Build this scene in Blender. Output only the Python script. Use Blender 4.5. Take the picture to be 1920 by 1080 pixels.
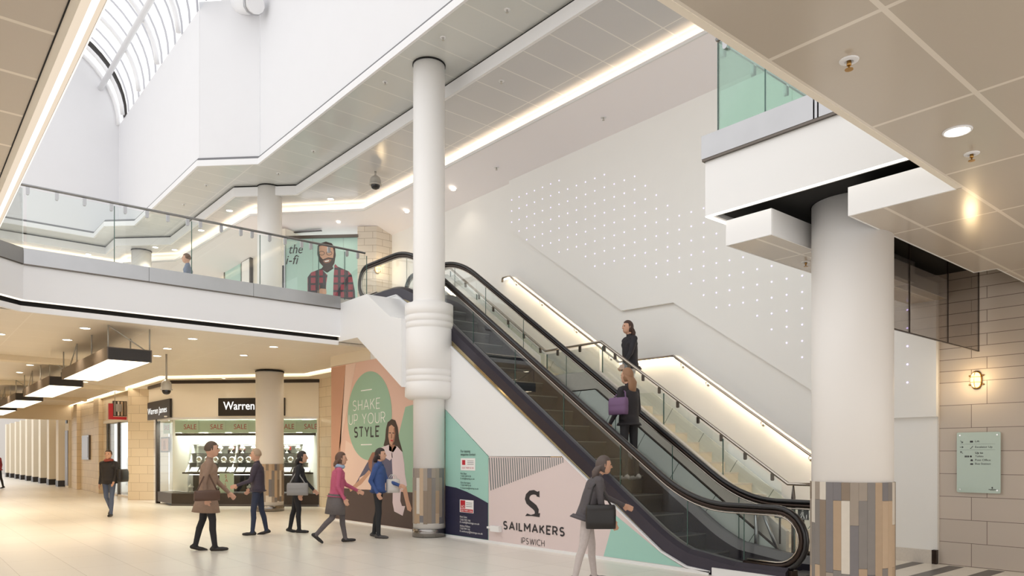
import bpy, bmesh, math, random
from mathutils import Vector, Matrix

random.seed(7)
for o in list(bpy.data.objects):
    bpy.data.objects.remove(o)
SC = bpy.context.scene
COL = SC.collection

# ------------------------------------------------------------------ camera
F_PX, CX, HY, EYE = 1374.0, 960.0, 854.0, 1.55
YAW = math.atan(1165 / 1374.0)
cam_d = bpy.data.cameras.new('camera')
cam = bpy.data.objects.new('camera', cam_d)
COL.objects.link(cam)
cam.location = (0, 0, EYE)
cam.rotation_euler = (math.pi / 2, 0, -YAW)
cam_d.sensor_width = 36
cam_d.lens = F_PX / 1920 * 36
cam_d.shift_y = (HY - 540) / 1920
cam_d.clip_end = 400
SC.camera = cam

# ------------------------------------------------------------------ world, exposure
W = bpy.data.worlds.new('overcast')
SC.world = W
W.use_nodes = True
bgn = W.node_tree.nodes['Background']
bgn.inputs[0].default_value = (1.0, 0.985, 0.97, 1)
bgn.inputs[1].default_value = 1.2
SC.view_settings.view_transform = 'Standard'
SC.view_settings.look = 'None'
SC.view_settings.gamma = 1
SC.view_settings.exposure = 0.32
SC.view_settings.use_curve_mapping = False
SC.cycles.use_denoising = True
SC.cycles.max_bounces = 10
SC.cycles.diffuse_bounces = 6
SC.cycles.transparent_max_bounces = 24
SC.cycles.caustics_reflective = False
SC.cycles.caustics_refractive = False
SC.cycles.sample_clamp_indirect = 6


def ray(px, py):
    d = (math.sin(YAW) + math.cos(YAW) * (px - CX) / F_PX,
         math.cos(YAW) - math.sin(YAW) * (px - CX) / F_PX, (HY - py) / F_PX)
    return Vector(d)


def on(px, py, X=None, Y=None, Z=None):
    """point of a real plane seen at a place of the photograph"""
    v = ray(px, py)
    t = X / v.x if X is not None else (Y / v.y if Y is not None else (Z - EYE) / v.z)
    return Vector((0, 0, EYE)) + v * t


# ------------------------------------------------------------------ materials
def lin(c):
    return tuple(((x / 255) / 12.92 if x / 255 <= 0.04045 else ((x / 255 + 0.055) / 1.055) ** 2.4) for x in c) + (1,)


def mat(name, rgb, rough=0.5, metal=0.0, spec=0.5, noise=0.0, nscale=6.0, bump=0.0):
    m = bpy.data.materials.new(name)
    m.use_nodes = True
    nt = m.node_tree
    b = nt.nodes['Principled BSDF']
    b.inputs['Base Color'].default_value = lin(rgb)
    b.inputs['Roughness'].default_value = rough
    b.inputs['Metallic'].default_value = metal
    b.inputs['Specular IOR Level'].default_value = spec
    if noise or bump:
        g = nt.nodes.new('ShaderNodeNewGeometry')
        n = nt.nodes.new('ShaderNodeTexNoise')
        n.inputs['Scale'].default_value = nscale
        n.inputs['Detail'].default_value = 4
        nt.links.new(g.outputs['Position'], n.inputs['Vector'])
        if noise:
            r = nt.nodes.new('ShaderNodeMixRGB')
            c = lin(rgb)
            r.inputs[1].default_value = tuple(x * (1 - noise) for x in c[:3]) + (1,)
            r.inputs[2].default_value = tuple(min(1, x * (1 + noise)) for x in c[:3]) + (1,)
            nt.links.new(n.outputs['Fac'], r.inputs[0])
            nt.links.new(r.outputs[0], b.inputs['Base Color'])
        if bump:
            bp = nt.nodes.new('ShaderNodeBump')
            bp.inputs['Strength'].default_value = bump
            bp.inputs['Distance'].default_value = 0.02
            nt.links.new(n.outputs['Fac'], bp.inputs['Height'])
            nt.links.new(bp.outputs[0], b.inputs['Normal'])
    return m


def emit(name, rgb, s):
    m = bpy.data.materials.new(name)
    m.use_nodes = True
    nt = m.node_tree
    nt.nodes.remove(nt.nodes['Principled BSDF'])
    e = nt.nodes.new('ShaderNodeEmission')
    e.inputs[0].default_value = lin(rgb)
    e.inputs[1].default_value = s
    nt.links.new(e.outputs[0], nt.nodes['Material Output'].inputs[0])
    return m


def glass(name, tint, gloss=0.08, rough=0.0, blend=0.35, edge=0.35):
    m = bpy.data.materials.new(name)
    m.use_nodes = True
    nt = m.node_tree
    nt.nodes.remove(nt.nodes['Principled BSDF'])
    t = nt.nodes.new('ShaderNodeBsdfTransparent')
    t.inputs[0].default_value = tint + (1,)
    g = nt.nodes.new('ShaderNodeBsdfGlossy')
    g.inputs['Roughness'].default_value = rough
    lw = nt.nodes.new('ShaderNodeLayerWeight')
    lw.inputs[0].default_value = blend
    ma = nt.nodes.new('ShaderNodeMath')
    ma.operation = 'MULTIPLY_ADD'
    ma.inputs[1].default_value = edge
    ma.inputs[2].default_value = gloss
    mx = nt.nodes.new('ShaderNodeMixShader')
    nt.links.new(lw.outputs['Fresnel'], ma.inputs[0])
    nt.links.new(ma.outputs[0], mx.inputs[0])
    nt.links.new(t.outputs[0], mx.inputs[1])
    nt.links.new(g.outputs[0], mx.inputs[2])
    nt.links.new(mx.outputs[0], nt.nodes['Material Output'].inputs[0])
    return m


def grid_mat(name, rgb, line, px_, py_, ox, oy, w, rough=0.25, metal=0.0, spec=0.5, axes='XY', stagger=0.0, tint=0.03, soft=0.0):
    """tiles of px_ by py_ metres with joint lines; axes picks the world axes"""
    m = bpy.data.materials.new(name)
    m.use_nodes = True
    nt = m.node_tree
    b = nt.nodes['Principled BSDF']
    b.inputs['Roughness'].default_value = rough
    b.inputs['Metallic'].default_value = metal
    b.inputs['Specular IOR Level'].default_value = spec
    g = nt.nodes.new('ShaderNodeNewGeometry')
    s = nt.nodes.new('ShaderNodeSeparateXYZ')
    nt.links.new(g.outputs['Position'], s.inputs[0])

    def M(op, a, b_=None, c=None):
        n = nt.nodes.new('ShaderNodeMath')
        n.operation = op
        for i, v in enumerate((a, b_, c)):
            if v is None:
                continue
            if isinstance(v, (int, float)):
                n.inputs[i].default_value = v
            else:
                nt.links.new(v, n.inputs[i])
        return n.outputs[0]
    if axes[0] == 'D':      # along a 45 degree wall
        u = M('MULTIPLY', M('SUBTRACT', s.outputs['Y'], s.outputs['X']), 0.7071)
    elif axes[0] == 'S':    # square to the stair pitch
        u = M('ADD', M('MULTIPLY', s.outputs['Y'], 0.824), M('MULTIPLY', s.outputs['Z'], 0.566))
    else:
        u = s.outputs[axes[0]]
    v = s.outputs[axes[1]]
    vv = M('DIVIDE', M('SUBTRACT', v, oy), py_)
    row = M('FLOOR', vv)
    uu = M('DIVIDE', M('SUBTRACT', u, ox), px_)
    if stagger:
        uu = M('ADD', uu, M('MULTIPLY', M('MODULO', M('ABSOLUTE', row), 2.0), stagger))
    colm = M('FLOOR', uu)
    ju = M('LESS_THAN', M('FRACT', uu), w / px_)
    jv = M('LESS_THAN', M('FRACT', vv), w / py_)
    jm = M('MAXIMUM', ju, jv)
    wn = nt.nodes.new('ShaderNodeTexWhiteNoise')
    wn.noise_dimensions = '2D'
    cb = nt.nodes.new('ShaderNodeCombineXYZ')
    nt.links.new(colm, cb.inputs[0])
    nt.links.new(row, cb.inputs[1])
    nt.links.new(cb.outputs[0], wn.inputs['Vector'])
    mx = nt.nodes.new('ShaderNodeMixRGB')
    c = lin(rgb)
    mx.inputs[1].default_value = tuple(x * (1 - tint) for x in c[:3]) + (1,)
    mx.inputs[2].default_value = tuple(min(1, x * (1 + tint)) for x in c[:3]) + (1,)
    nt.links.new(wn.outputs[0], mx.inputs[0])
    m2 = nt.nodes.new('ShaderNodeMixRGB')
    m2.inputs[2].default_value = lin(line)
    nt.links.new(jm, m2.inputs[0])
    nt.links.new(mx.outputs[0], m2.inputs[1])
    nt.links.new(m2.outputs[0], b.inputs['Base Color'])
    return m


M = {}
M['white'] = mat('white_paint', (232, 232, 234), 0.55, noise=0.012, nscale=2)
M['whitewall'] = mat('white_wall_paint', (240, 239, 236), 0.6, noise=0.012, nscale=2)
M['cream'] = mat('cream_paint', (236, 228, 214), 0.5, noise=0.012, nscale=3)
M['panelwhite'] = mat('white_panel_lacquer', (233, 233, 233), 0.35)
M['pillar'] = mat('pillar_paint', (236, 233, 230), 0.45)
M['steel'] = mat('brushed_steel', (176, 176, 178), 0.32, 1.0, noise=0.08, nscale=3)
M['steel_dark'] = mat('satin_bronze_steel', (105, 98, 92), 0.3, 1.0)
M['rail'] = mat('polished_steel', (186, 178, 168), 0.2, 1.0)
M['kick'] = mat('kick_plate_steel', (150, 146, 142), 0.22, 1.0, noise=0.1, nscale=10)
M['clad'] = mat('polished_truss_steel', (196, 180, 140), 0.12, 1.0, noise=0.05)
M['gapgrey'] = mat('shadow_gap_grey', (120, 120, 124), 0.7)
M['voidwhite'] = mat('void_wall_paint', (224, 224, 227), 0.6, noise=0.012, nscale=2)
M['black'] = mat('shadow_gap_black', (14, 12, 11), 0.8)  # near-black colour stands for the shade in shadow gaps and the plenum
M['rubber'] = mat('black_rubber', (24, 22, 24), 0.28, spec=0.6)
M['guide'] = mat('dark_bronze_guide', (58, 46, 40), 0.3, 0.7)
M['deck'] = mat('dark_anodised_deck', (66, 62, 72), 0.28, 0.6)
M['deckin'] = mat('grey_inner_deck', (104, 104, 106), 0.35, 0.4)
M['step'] = grid_mat('ribbed_step_metal', (38, 43, 52), (20, 22, 27), 0.03, 50, 0, -20, 0.012, 0.5, 0.0, axes='XZ')
M['comb'] = mat('comb_plate_metal', (120, 120, 120), 0.4, 0.9, bump=0.2)
M['glass'] = glass('clear_glass', (0.955, 0.98, 0.97), 0.035)
M['glassgreen'] = glass('greenish_glass', (0.74, 0.86, 0.80), 0.07)
M['glassesc'] = glass('escalator_glass', (0.965, 0.98, 0.975), 0.012, edge=0.13)
M['glasssmoke'] = glass('tinted_smoke_glass', (0.80, 0.77, 0.75), 0.08)
M['glassroof'] = glass('roof_glass', (0.97, 0.985, 1.0), 0.02)
M['glassshop'] = glass('shop_glass', (0.95, 0.98, 0.965), 0.03)
M['glassedge'] = mat('glass_edge_green', (70, 100, 92), 0.2)
M['floor'] = grid_mat('pale_stone_floor', (232, 226, 216), (196, 188, 176), 0.655, 1.31, 1.265 - 0.655 * 20, 11.55 - 1.31 * 20, 0.008, 0.3, tint=0.03, stagger=0.0)
M['stripe'] = mat('dark_stone_stripe', (92, 88, 86), 0.35, noise=0.06)
M['floor_up'] = mat('upper_floor_stone', (222, 216, 206), 0.35)
M['tile_near'] = grid_mat('gloss_ceiling_tiles', (192, 182, 169), (226, 218, 206), 1.29, 0.625, 3.715, 1.555, 0.03, 0.16, spec=0.7, tint=0.02)
M['tile_left'] = grid_mat('gloss_ceiling_tiles_side', (198, 186, 172), (232, 222, 206), 1.29, 0.607, 0.69 - 1.29 * 6, 4.45, 0.03, 0.2, spec=0.6, tint=0.02)
M['tile_a'] = grid_mat('upper_ceiling_tiles', (206, 208, 206), (226, 226, 222), 20, 0.684, -12.9, 9.745, 0.025, 0.18, spec=0.6, tint=0.02)
M['tile_b'] = grid_mat('inner_ceiling_tiles', (200, 199, 200), (226, 224, 220), 2.7, 0.683, 9.91 - 5.4, 8.44, 0.025, 0.18, spec=0.6, tint=0.02)
M['tile_far'] = grid_mat('mall_ceiling_tiles', (222, 213, 198), (230, 223, 210), 1.93, 0.9, 1.8, 14.7, 0.02, 0.4, tint=0.015)
M['soffit'] = mat('plaster_soffit', (247, 243, 246), 0.6)
M['soffit_warm'] = mat('warm_soffit', (226, 214, 192), 0.6)
M['brick'] = grid_mat('stone_tiles_large', (202, 190, 178), (122, 108, 98), 1.15, 0.322, 3.63 - 1.15 * 8, 0.0, 0.008, 0.5, axes='YZ', stagger=0.165, tint=0.05)
M['brick_up'] = grid_mat('stone_tiles_slim', (194, 181, 168), (116, 102, 92), 1.15, 0.161, 3.63 - 1.15 * 8, 2.576 - 0.161 * 20, 0.008, 0.5, axes='YZ', stagger=0.165, tint=0.05)
M['brick_far'] = grid_mat('buff_tile_courses', (222, 206, 180), (182, 162, 134), 0.62, 0.3, 0.1, 0.0, 0.012, 0.5, axes='YZ', stagger=0.5, tint=0.05)
M['brick_farx'] = grid_mat('buff_tile_courses_x', (216, 206, 192), (170, 156, 138), 0.5, 0.2, 0.1, 4.94, 0.012, 0.5, axes='XZ', stagger=0.5, tint=0.05)
M['brick_diag'] = grid_mat('buff_tile_courses_diagonal', (216, 206, 192), (170, 156, 138), 0.5, 0.2, 0.1, 4.94, 0.012, 0.5, axes='DZ', stagger=0.5, tint=0.05)
M['brick_dg'] = grid_mat('buff_tile_diagonal_ground', (222, 206, 180), (182, 162, 134), 0.62, 0.3, 0.1, 0.0, 0.012, 0.5, axes='DZ', stagger=0.5, tint=0.05)
M['stair'] = mat('pale_stair_stone', (226, 214, 196), 0.4, noise=0.04, nscale=20)
M['stairstring'] = mat('string_stone', (214, 206, 196), 0.4, noise=0.08, nscale=30)
M['sidepanel'] = grid_mat('back_painted_glass_panel', (222, 226, 220), (120, 128, 122), 0.85, 50, 0, -20, 0.012, 0.15, axes='SZ', tint=0.02)
M['cove_diffuser'] = emit('cove_diffuser', (255, 236, 212), 0.72)
M['led'] = emit('warm_led', (255, 236, 208), 5.0)
M['led_soft'] = emit('warm_led_diffuser', (255, 240, 220), 1.3)
M['led_white'] = emit('white_led', (255, 250, 242), 3.0)
M['led_cove'] = emit('cove_led', (255, 228, 188), 9.0)
M['led_dot'] = emit('violet_led', (206, 190, 255), 2.2)
M['lightbox'] = emit('lightbox_diffuser', (255, 232, 196), 4.5)
M['raillight'] = emit('rail_led', (255, 230, 190), 38.0)
M['lamp'] = emit('downlight_lamp', (255, 240, 214), 14.0)
M['lampglow'] = emit('bulkhead_glow', (255, 206, 130), 3.0)
M['brass'] = mat('brass', (176, 136, 78), 0.3, 1.0)
M['boxside'] = mat('bronze_box_side', (112, 98, 84), 0.4, 0.3)
M['boxdark'] = mat('dark_box_end', (46, 40, 36), 0.5)
M['chrome'] = mat('chrome', (210, 208, 204), 0.12, 1.0)
M['camgrey'] = mat('camera_housing', (178, 174, 166), 0.4)
M['smoked'] = mat('smoked_dome', (28, 26, 26), 0.08)
M['signblack'] = mat('black_sign_board', (40, 34, 30), 0.4)
M['textwhite'] = emit('lit_sign_letters', (255, 252, 245), 1.2)
M['print_pink'] = mat('printed_pink', (222, 186, 170), 0.45)
M['print_pink_l'] = mat('printed_light_pink', (230, 202, 188), 0.45)
M['print_tan'] = mat('printed_tan', (196, 150, 126), 0.45)
M['print_green'] = mat('printed_green', (150, 184, 160), 0.45)
M['print_brown'] = mat('printed_dark_brown', (70, 54, 54), 0.45)
M['print_teal'] = mat('printed_teal', (160, 204, 192), 0.45)
M['print_navy'] = mat('printed_navy', (40, 40, 66), 0.45)
M['print_blush'] = mat('printed_blush', (220, 204, 202), 0.45)
M['print_grey'] = mat('printed_grey_stripe', (122, 128, 128), 0.45)
M['print_ink'] = mat('printed_ink', (44, 42, 46), 0.45)
M['print_white'] = mat('printed_white', (240, 238, 236), 0.45)
M['print_red'] = mat('printed_red', (190, 40, 52), 0.45)
M['print_skin'] = mat('printed_skin', (196, 152, 128), 0.5)
M['print_skin_d'] = mat('printed_skin_shade', (150, 104, 84), 0.5)
M['print_hair'] = mat('printed_hair', (58, 42, 38), 0.5)
M['print_shirt'] = mat('printed_shirt', (216, 200, 206), 0.5)
M['print_jean'] = mat('printed_jacket_blue', (84, 84, 112), 0.5)
M['print_mint'] = mat('printed_mint', (178, 210, 202), 0.4)
M['print_plaid'] = grid_mat('printed_plaid', (150, 62, 76), (58, 52, 62), 0.16, 0.22, 0, 0, 0.06, 0.5, axes='XZ', tint=0.12)
M['mint_poster'] = mat('mint_paper', (206, 222, 200), 0.6)
M['signglass'] = mat('pale_green_sign_glass', (186, 204, 192), 0.12, spec=0.6)
M['shop_in'] = mat('shop_interior_white', (236, 236, 232), 0.6)
M['velvet'] = mat('black_velvet', (30, 26, 26), 0.8)
M['jewel'] = mat('jewel_silver', (226, 222, 212), 0.15, 0.9)
M['redbox'] = mat('red_leather', (130, 36, 34), 0.4)
M['darkplinth'] = mat('dark_shop_plinth', (52, 42, 36), 0.4)
M['skin'] = mat('skin', (206, 160, 134), 0.55)
M['eye'] = mat('eye_dark', (30, 26, 24), 0.2)
WOODS = [mat('wood_tone_%s' % n, c, 0.5, noise=0.06, nscale=14) for n, c in dict(
    grey=(132, 126, 122), oak=(190, 166, 140), pale=(214, 206, 194), umber=(138, 122, 106), slate=(122, 118, 120), honey=(176, 152, 126), taupe=(158, 146, 134)).items()]


# ------------------------------------------------------------------ mesh builder
class MB:
    def __init__(self):
        self.v, self.f, self.mi, self.sm = [], [], [], []

    def face(self, pts, mi=0, smooth=False):
        n = len(self.v)
        self.v += [tuple(p) for p in pts]
        self.f.append(list(range(n, n + len(pts))))
        self.mi.append(mi)
        self.sm.append(smooth)

    def box(self, x0, x1, y0, y1, z0, z1, mi=0):
        x0, x1 = sorted((x0, x1)); y0, y1 = sorted((y0, y1)); z0, z1 = sorted((z0, z1))
        self.prism([(x0, y0), (x1, y0), (x1, y1), (x0, y1)], z0, z1, mi)
        return self

    def prism(self, poly, z0, z1, mi=0):
        """poly in XY, counter clockwise, raised from z0 to z1"""
        a = sum(poly[i][0] * poly[(i + 1) % len(poly)][1] - poly[(i + 1) % len(poly)][0] * poly[i][1] for i in range(len(poly)))
        if a < 0:
            poly = poly[::-1]
        self._ext([Vector((p[0], p[1], z0)) for p in poly], Vector((0, 0, z1 - z0)), mi)
        return self

    def slab(self, pts, vec, mi=0):
        """planar polygon of 3D points given thickness vec"""
        pts = [Vector(p) for p in pts]
        vec = Vector(vec)
        n = Vector((0, 0, 0))
        for i in range(len(pts)):
            n += pts[i].cross(pts[(i + 1) % len(pts)])
        if n.dot(vec) < 0:
            pts = pts[::-1]
        self._ext(pts, vec, mi)
        return self

    def _ext(self, b, vec, mi):
        n0 = len(self.v)
        k = len(b)
        self.v += [tuple(p) for p in b] + [tuple(p + vec) for p in b]
        self.f.append([n0 + i for i in range(k)][::-1])
        self.f.append([n0 + k + i for i in range(k)])
        for i in range(k):
            j = (i + 1) % k
            self.f.append([n0 + i, n0 + j, n0 + k + j, n0 + k + i])
        self.mi += [mi] * (k + 2)
        self.sm += [False] * (k + 2)

    def sweep(self, path, prof, mi=0, smooth=False, closed=False, cap=True):
        """rings: for each path item a list of 3D points"""
        n0 = len(self.v)
        k = len(prof(path[0]))
        for p in path:
            self.v += [tuple(q) for q in prof(p)]
        L = len(path)
        for i in range(L - 1 + (1 if closed else 0)):
            a, b = n0 + i * k, n0 + ((i + 1) % L) * k
            for j in range(k):
                jj = (j + 1) % k
                self.f.append([a + j, a + jj, b + jj, b + j])
                self.mi.append(mi)
                self.sm.append(smooth)
        if cap and not closed:
            self.f.append([n0 + j for j in range(k)][::-1])
            self.f.append([n0 + (L - 1) * k + j for j in range(k)])
            self.mi += [mi, mi]
            self.sm += [False, False]
        return self

    def tube(self, pts, r, n=8, mi=0, closed=False, ry=None):
        pts = [Vector(p) for p in pts]
        L = len(pts)
        idx = list(range(L))

        def ring(i):
            a = pts[(i - 1) % L] if (closed or i > 0) else pts[i]
            b = pts[(i + 1) % L] if (closed or i < L - 1) else pts[i]
            t = (b - a).normalized()
            up = Vector((0, 0, 1)) if abs(t.z) < 0.97 else Vector((1, 0, 0))
            if ry is not None:
                up = t.cross(Vector((1, 0, 0)))
                if up.length < 1e-4:
                    up = Vector((0, 0, 1))
            s = t.cross(up).normalized()
            u = s.cross(t).normalized()
            rr = r[i] if isinstance(r, (list, tuple)) else r
            r2 = rr if ry is None else ry
            return [pts[i] + s * (rr * math.cos(2 * math.pi * j / n)) + u * (r2 * math.sin(2 * math.pi * j / n)) for j in range(n)]
        self.sweep(idx, ring, mi, True, closed)
        return self

    def lathe(self, c, prof, n=24, mi=0, mis=None):
        """prof: (radius, z) pairs about a vertical axis through c"""
        n0 = len(self.v)
        for r, z in prof:
            for j in range(n):
                a = 2 * math.pi * j / n
                self.v.append((c[0] + r * math.cos(a), c[1] + r * math.sin(a), c[2] + z))
        for i in range(len(prof) - 1):
            for j in range(n):
                jj = (j + 1) % n
                self.f.append([n0 + i * n + j, n0 + i * n + jj, n0 + (i + 1) * n + jj, n0 + (i + 1) * n + j])
                self.mi.append(mis[i] if mis else mi)
                self.sm.append(abs(prof[i][0] - prof[i + 1][0]) < 1e-6 or len(prof) > 6)
        for e, i in ((True, 0), (False, len(prof) - 1)):
            if prof[i][0] > 1e-4:
                q = [n0 + i * n + j for j in range(n)]
                self.f.append(q[::-1] if e else q)
                self.mi.append(mi)
                self.sm.append(False)
        return self

    def ball(self, c, r, n=12, mi=0, sc=(1, 1, 1)):
        n0 = len(self.v)
        m = max(6, n // 2)
        for i in range(m + 1):
            th = math.pi * i / m
            for j in range(n):
                a = 2 * math.pi * j / n
                self.v.append((c[0] + r * sc[0] * math.sin(th) * math.cos(a), c[1] + r * sc[1] * math.sin(th) * math.sin(a), c[2] + r * sc[2] * math.cos(th)))
        for i in range(m):
            for j in range(n):
                jj = (j + 1) % n
                self.f.append([n0 + i * n + j, n0 + (i + 1) * n + j, n0 + (i + 1) * n + jj, n0 + i * n + jj])
                self.mi.append(mi)
                self.sm.append(True)
        return self

    def obox(self, c, ax, ay, az, mi=0):
        """box from a centre and three half axes"""
        c, ax, ay, az = Vector(c), Vector(ax), Vector(ay), Vector(az)
        self.slab([c - ax - ay - az, c + ax - ay - az, c + ax + ay - az, c - ax + ay - az], az * 2, mi)
        return self

    def mesh(self, name, mats, weld=False):
        me = bpy.data.meshes.new(name)
        me.from_pydata(self.v, [], self.f)
        for mm in (mats if isinstance(mats, (list, tuple)) else [mats]):
            me.materials.append(M[mm] if isinstance(mm, str) else mm)
        me.polygons.foreach_set('material_index', self.mi)
        me.polygons.foreach_set('use_smooth', self.sm)
        if weld:
            bm = bmesh.new()
            bm.from_mesh(me)
            bmesh.ops.remove_doubles(bm, verts=bm.verts, dist=1e-5)
            bm.to_mesh(me)
            bm.free()
        me.update()
        return me

    def build(self, name, mats, parent=None, base=None):
        me = self.mesh(name, mats)
        o = bpy.data.objects.new(name, me)
        COL.objects.link(o)
        if parent is not None:
            adopt(o, parent)
        elif base is not None:
            b = Vector(base)
            me.transform(Matrix.Translation(-b))
            o.location = b
        return o


def adopt(o, p):
    o.parent = p
    if p.parent is None:
        o.matrix_parent_inverse = p.matrix_basis.inverted()


def tag(o, label=None, cat=None, group=None, kind=None):
    if label:
        o['label'] = label
    if cat:
        o['category'] = cat
    if group:
        o['group'] = group
    if kind:
        o['kind'] = kind
    return o


def thing(name, label, cat, loc=(0, 0, 0), group=None):
    o = bpy.data.objects.new(name, None)
    o.empty_display_size = 0.2
    COL.objects.link(o)
    o.location = loc
    o.matrix_basis = Matrix.Translation(Vector(loc))
    return tag(o, label, cat, group)


def copy_thing(o, loc, label, group=None):
    c = o.copy()
    COL.objects.link(c)
    c.location = loc
    c['label'] = label
    if group:
        c['group'] = group

    def kids(a, b):
        for ch in [x for x in bpy.data.objects if x.parent == a]:
            d = ch.copy()
            COL.objects.link(d)
            d.parent = b
            d.matrix_parent_inverse = ch.matrix_parent_inverse.copy()
            kids(ch, d)
    kids(o, c)
    return c


def struct(name, mb, m, label=None):
    o = mb.build(name, m)
    o['kind'] = 'structure'
    if label:
        o['label'] = label
    return o


def text(s, org, xd, yd, height, width, m, parent, name='lettering', bold=0.0, shear=0.0, depth=0.002, align='LEFT'):
    """flat lettering on a plane; org = left end of the baseline, height = capital height"""
    cu = bpy.data.curves.new(name, 'FONT')
    cu.body = s
    cu.size = 1.0
    cu.extrude = 0.0
    cu.offset = bold
    cu.shear = shear
    o = bpy.data.objects.new(name, cu)
    COL.objects.link(o)
    bpy.context.view_layer.update()
    bb = o.bound_box
    x0, x1 = bb[0][0], bb[6][0]
    me = bpy.data.meshes.new_from_object(o)
    bpy.data.objects.remove(o)
    bpy.data.curves.remove(cu)
    sy = height / 0.69
    sx = (width / (x1 - x0)) if width else sy
    xd, yd = Vector(xd).normalized(), Vector(yd).normalized()
    nz = xd.cross(yd)
    mt = Matrix(((xd.x * sx, yd.x * sy, nz.x * depth, org[0]), (xd.y * sx, yd.y * sy, nz.y * depth, org[1]), (xd.z * sx, yd.z * sy, nz.z * depth, org[2]), (0, 0, 0, 1)))
    for v in me.vertices:
        v.co.x -= x0
    me.transform(mt)
    me.materials.append(M[m])
    o = bpy.data.objects.new(name, me)
    COL.objects.link(o)
    adopt(o, parent)
    return o


# ------------------------------------------------------------------ plain geometric capitals
def _arc(cx_, cy_, rx, ry, a0, a1, n=14):
    return [(cx_ + rx * math.cos(math.radians(a0 + (a1 - a0) * k / n)), cy_ + ry * math.sin(math.radians(a0 + (a1 - a0) * k / n))) for k in range(n + 1)]


_S = _arc(.30, .745, .25, .255, 35, 265, 14) + _arc(.30, .255, .27, .255, 85, -145, 14)
CAPS = {
    'S': (.60, [_S]), 'A': (.76, [[(0, 0), (.38, 1), (.76, 0)], [(.13, .31), (.63, .31)]]), 'I': (.02, [[(.01, 0), (.01, 1)]]),
    'L': (.46, [[(0, 1), (0, 0), (.46, 0)]]), 'M': (.80, [[(0, 0), (0, 1), (.40, .38), (.80, 1), (.80, 0)]]),
    'K': (.60, [[(0, 0), (0, 1)], [(.56, 1), (0, .40)], [(.20, .60), (.60, 0)]]),
    'E': (.50, [[(.50, 1), (0, 1), (0, 0), (.50, 0)], [(0, .52), (.44, .52)]]),
    'R': (.58, [[(0, 0), (0, 1), (.30, 1)] + _arc(.30, .725, .26, .275, 90, -90, 10) + [(0, .45)], [(.28, .45), (.58, 0)]]),
    'P': (.56, [[(0, 0), (0, 1), (.30, 1)] + _arc(.30, .70, .26, .30, 90, -90, 10) + [(0, .40)]]),
    'W': (1.06, [[(0, 1), (.27, 0), (.53, .95), (.79, 0), (1.06, 1)]]), 'C': (.74, [_arc(.44, .5, .44, .5, 45, 315, 22)]),
    'H': (.60, [[(0, 0), (0, 1)], [(.60, 0), (.60, 1)], [(0, .52), (.60, .52)]]),
    'U': (.60, [[(0, 1), (0, .32)] + _arc(.30, .32, .30, .32, 180, 360, 12) + [(.60, 1)]]),
    'Y': (.64, [[(0, 1), (.32, .45), (.64, 1)], [(.32, .45), (.32, 0)]]), 'O': (.84, [_arc(.42, .5, .42, .5, 0, 360, 28)]),
    'T': (.58, [[(0, 1), (.58, 1)], [(.29, 1), (.29, 0)]]), ' ': (.22, [])}


def caps(s, org, xd, yd, cap, width, wd, m, parent, name='lettering', gap=.2):
    """capitals drawn with strokes of weight wd (of the capital height); org = left end of the baseline"""
    adv = []
    x = wd / 2
    for ch in s:
        adv.append(x)
        x += CAPS[ch][0] + gap + wd
    tot = x - gap - wd / 2
    k = width / (tot * cap)
    xd, yd, org = Vector(xd), Vector(yd), Vector(org)
    nz = xd.cross(yd)
    b = MB()
    lay = 0
    for ch, x0 in zip(s, adv):
        for pl in CAPS[ch][1]:
            pts = [Vector((x0 + u, wd / 2 + v * (1 - wd))) for u, v in pl]
            for i in range(len(pts) - 1):
                p, q = pts[i], pts[i + 1]
                d = (q - p).normalized()
                e = wd * .5 if len(pl) < 8 and 0 < i else (wd * .18 if i else 0)
                e2 = wd * .18 if i < len(pts) - 2 else 0
                horiz = abs(d.y) < .2
                p, q = p - d * (e if not horiz else max(e, wd * .5)) , q + d * e2
                n = Vector((-d.y, d.x)) * wd / 2
                lay = (lay + 1) % 7
                c4 = [p - n, q - n, q + n, p + n]
                c4 = [Vector((c.x, min(1, max(0, c.y)))) for c in c4]
                b.slab([org + xd * (c.x * cap * k) + yd * (c.y * cap) + nz * (lay * .0001) for c in c4], nz * .0008)
    return b.build(name, m, parent)


def line_caps(s, px0, py0, px1, cap, wd, m, parent, x=8.094):
    p, q = on(px0, py0, X=x), on(px1, py0, X=x)
    return caps(s, (x, p.y, p.z), (0, -1, 0), (0, 0, 1), cap, p.y - q.y, wd, m, parent)


def spot(loc, power, color=(1, 0.89, 0.74), size=2.2, blend=0.8, radius=0.06, aim=(0, 0, -1)):
    l = bpy.data.lights.new('spot_lamp', 'SPOT')
    l.energy = power
    l.color = color
    l.spot_size = size
    l.spot_blend = blend
    l.shadow_soft_size = radius
    o = bpy.data.objects.new('spot_lamp', l)
    COL.objects.link(o)
    o.location = loc
    o.rotation_euler = Vector(aim).to_track_quat('-Z', 'Y').to_euler()
    return o


def area(loc, power, sx, sy, color=(1, 0.9, 0.75), aim=(0, 0, -1), turn=0.0):
    l = bpy.data.lights.new('area_lamp', 'AREA')
    l.energy = power
    l.shape = 'RECTANGLE'
    l.size, l.size_y = sx, sy
    l.color = color
    o = bpy.data.objects.new('area_lamp', l)
    COL.objects.link(o)
    o.location = loc
    o.rotation_euler = Vector(aim).to_track_quat('-Z', 'Y').to_euler()
    o.rotation_euler.z += turn
    return o


# ================================================================== THE SETTING
ZF = 4.94            # upper floor level
S35 = 0.7002
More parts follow.
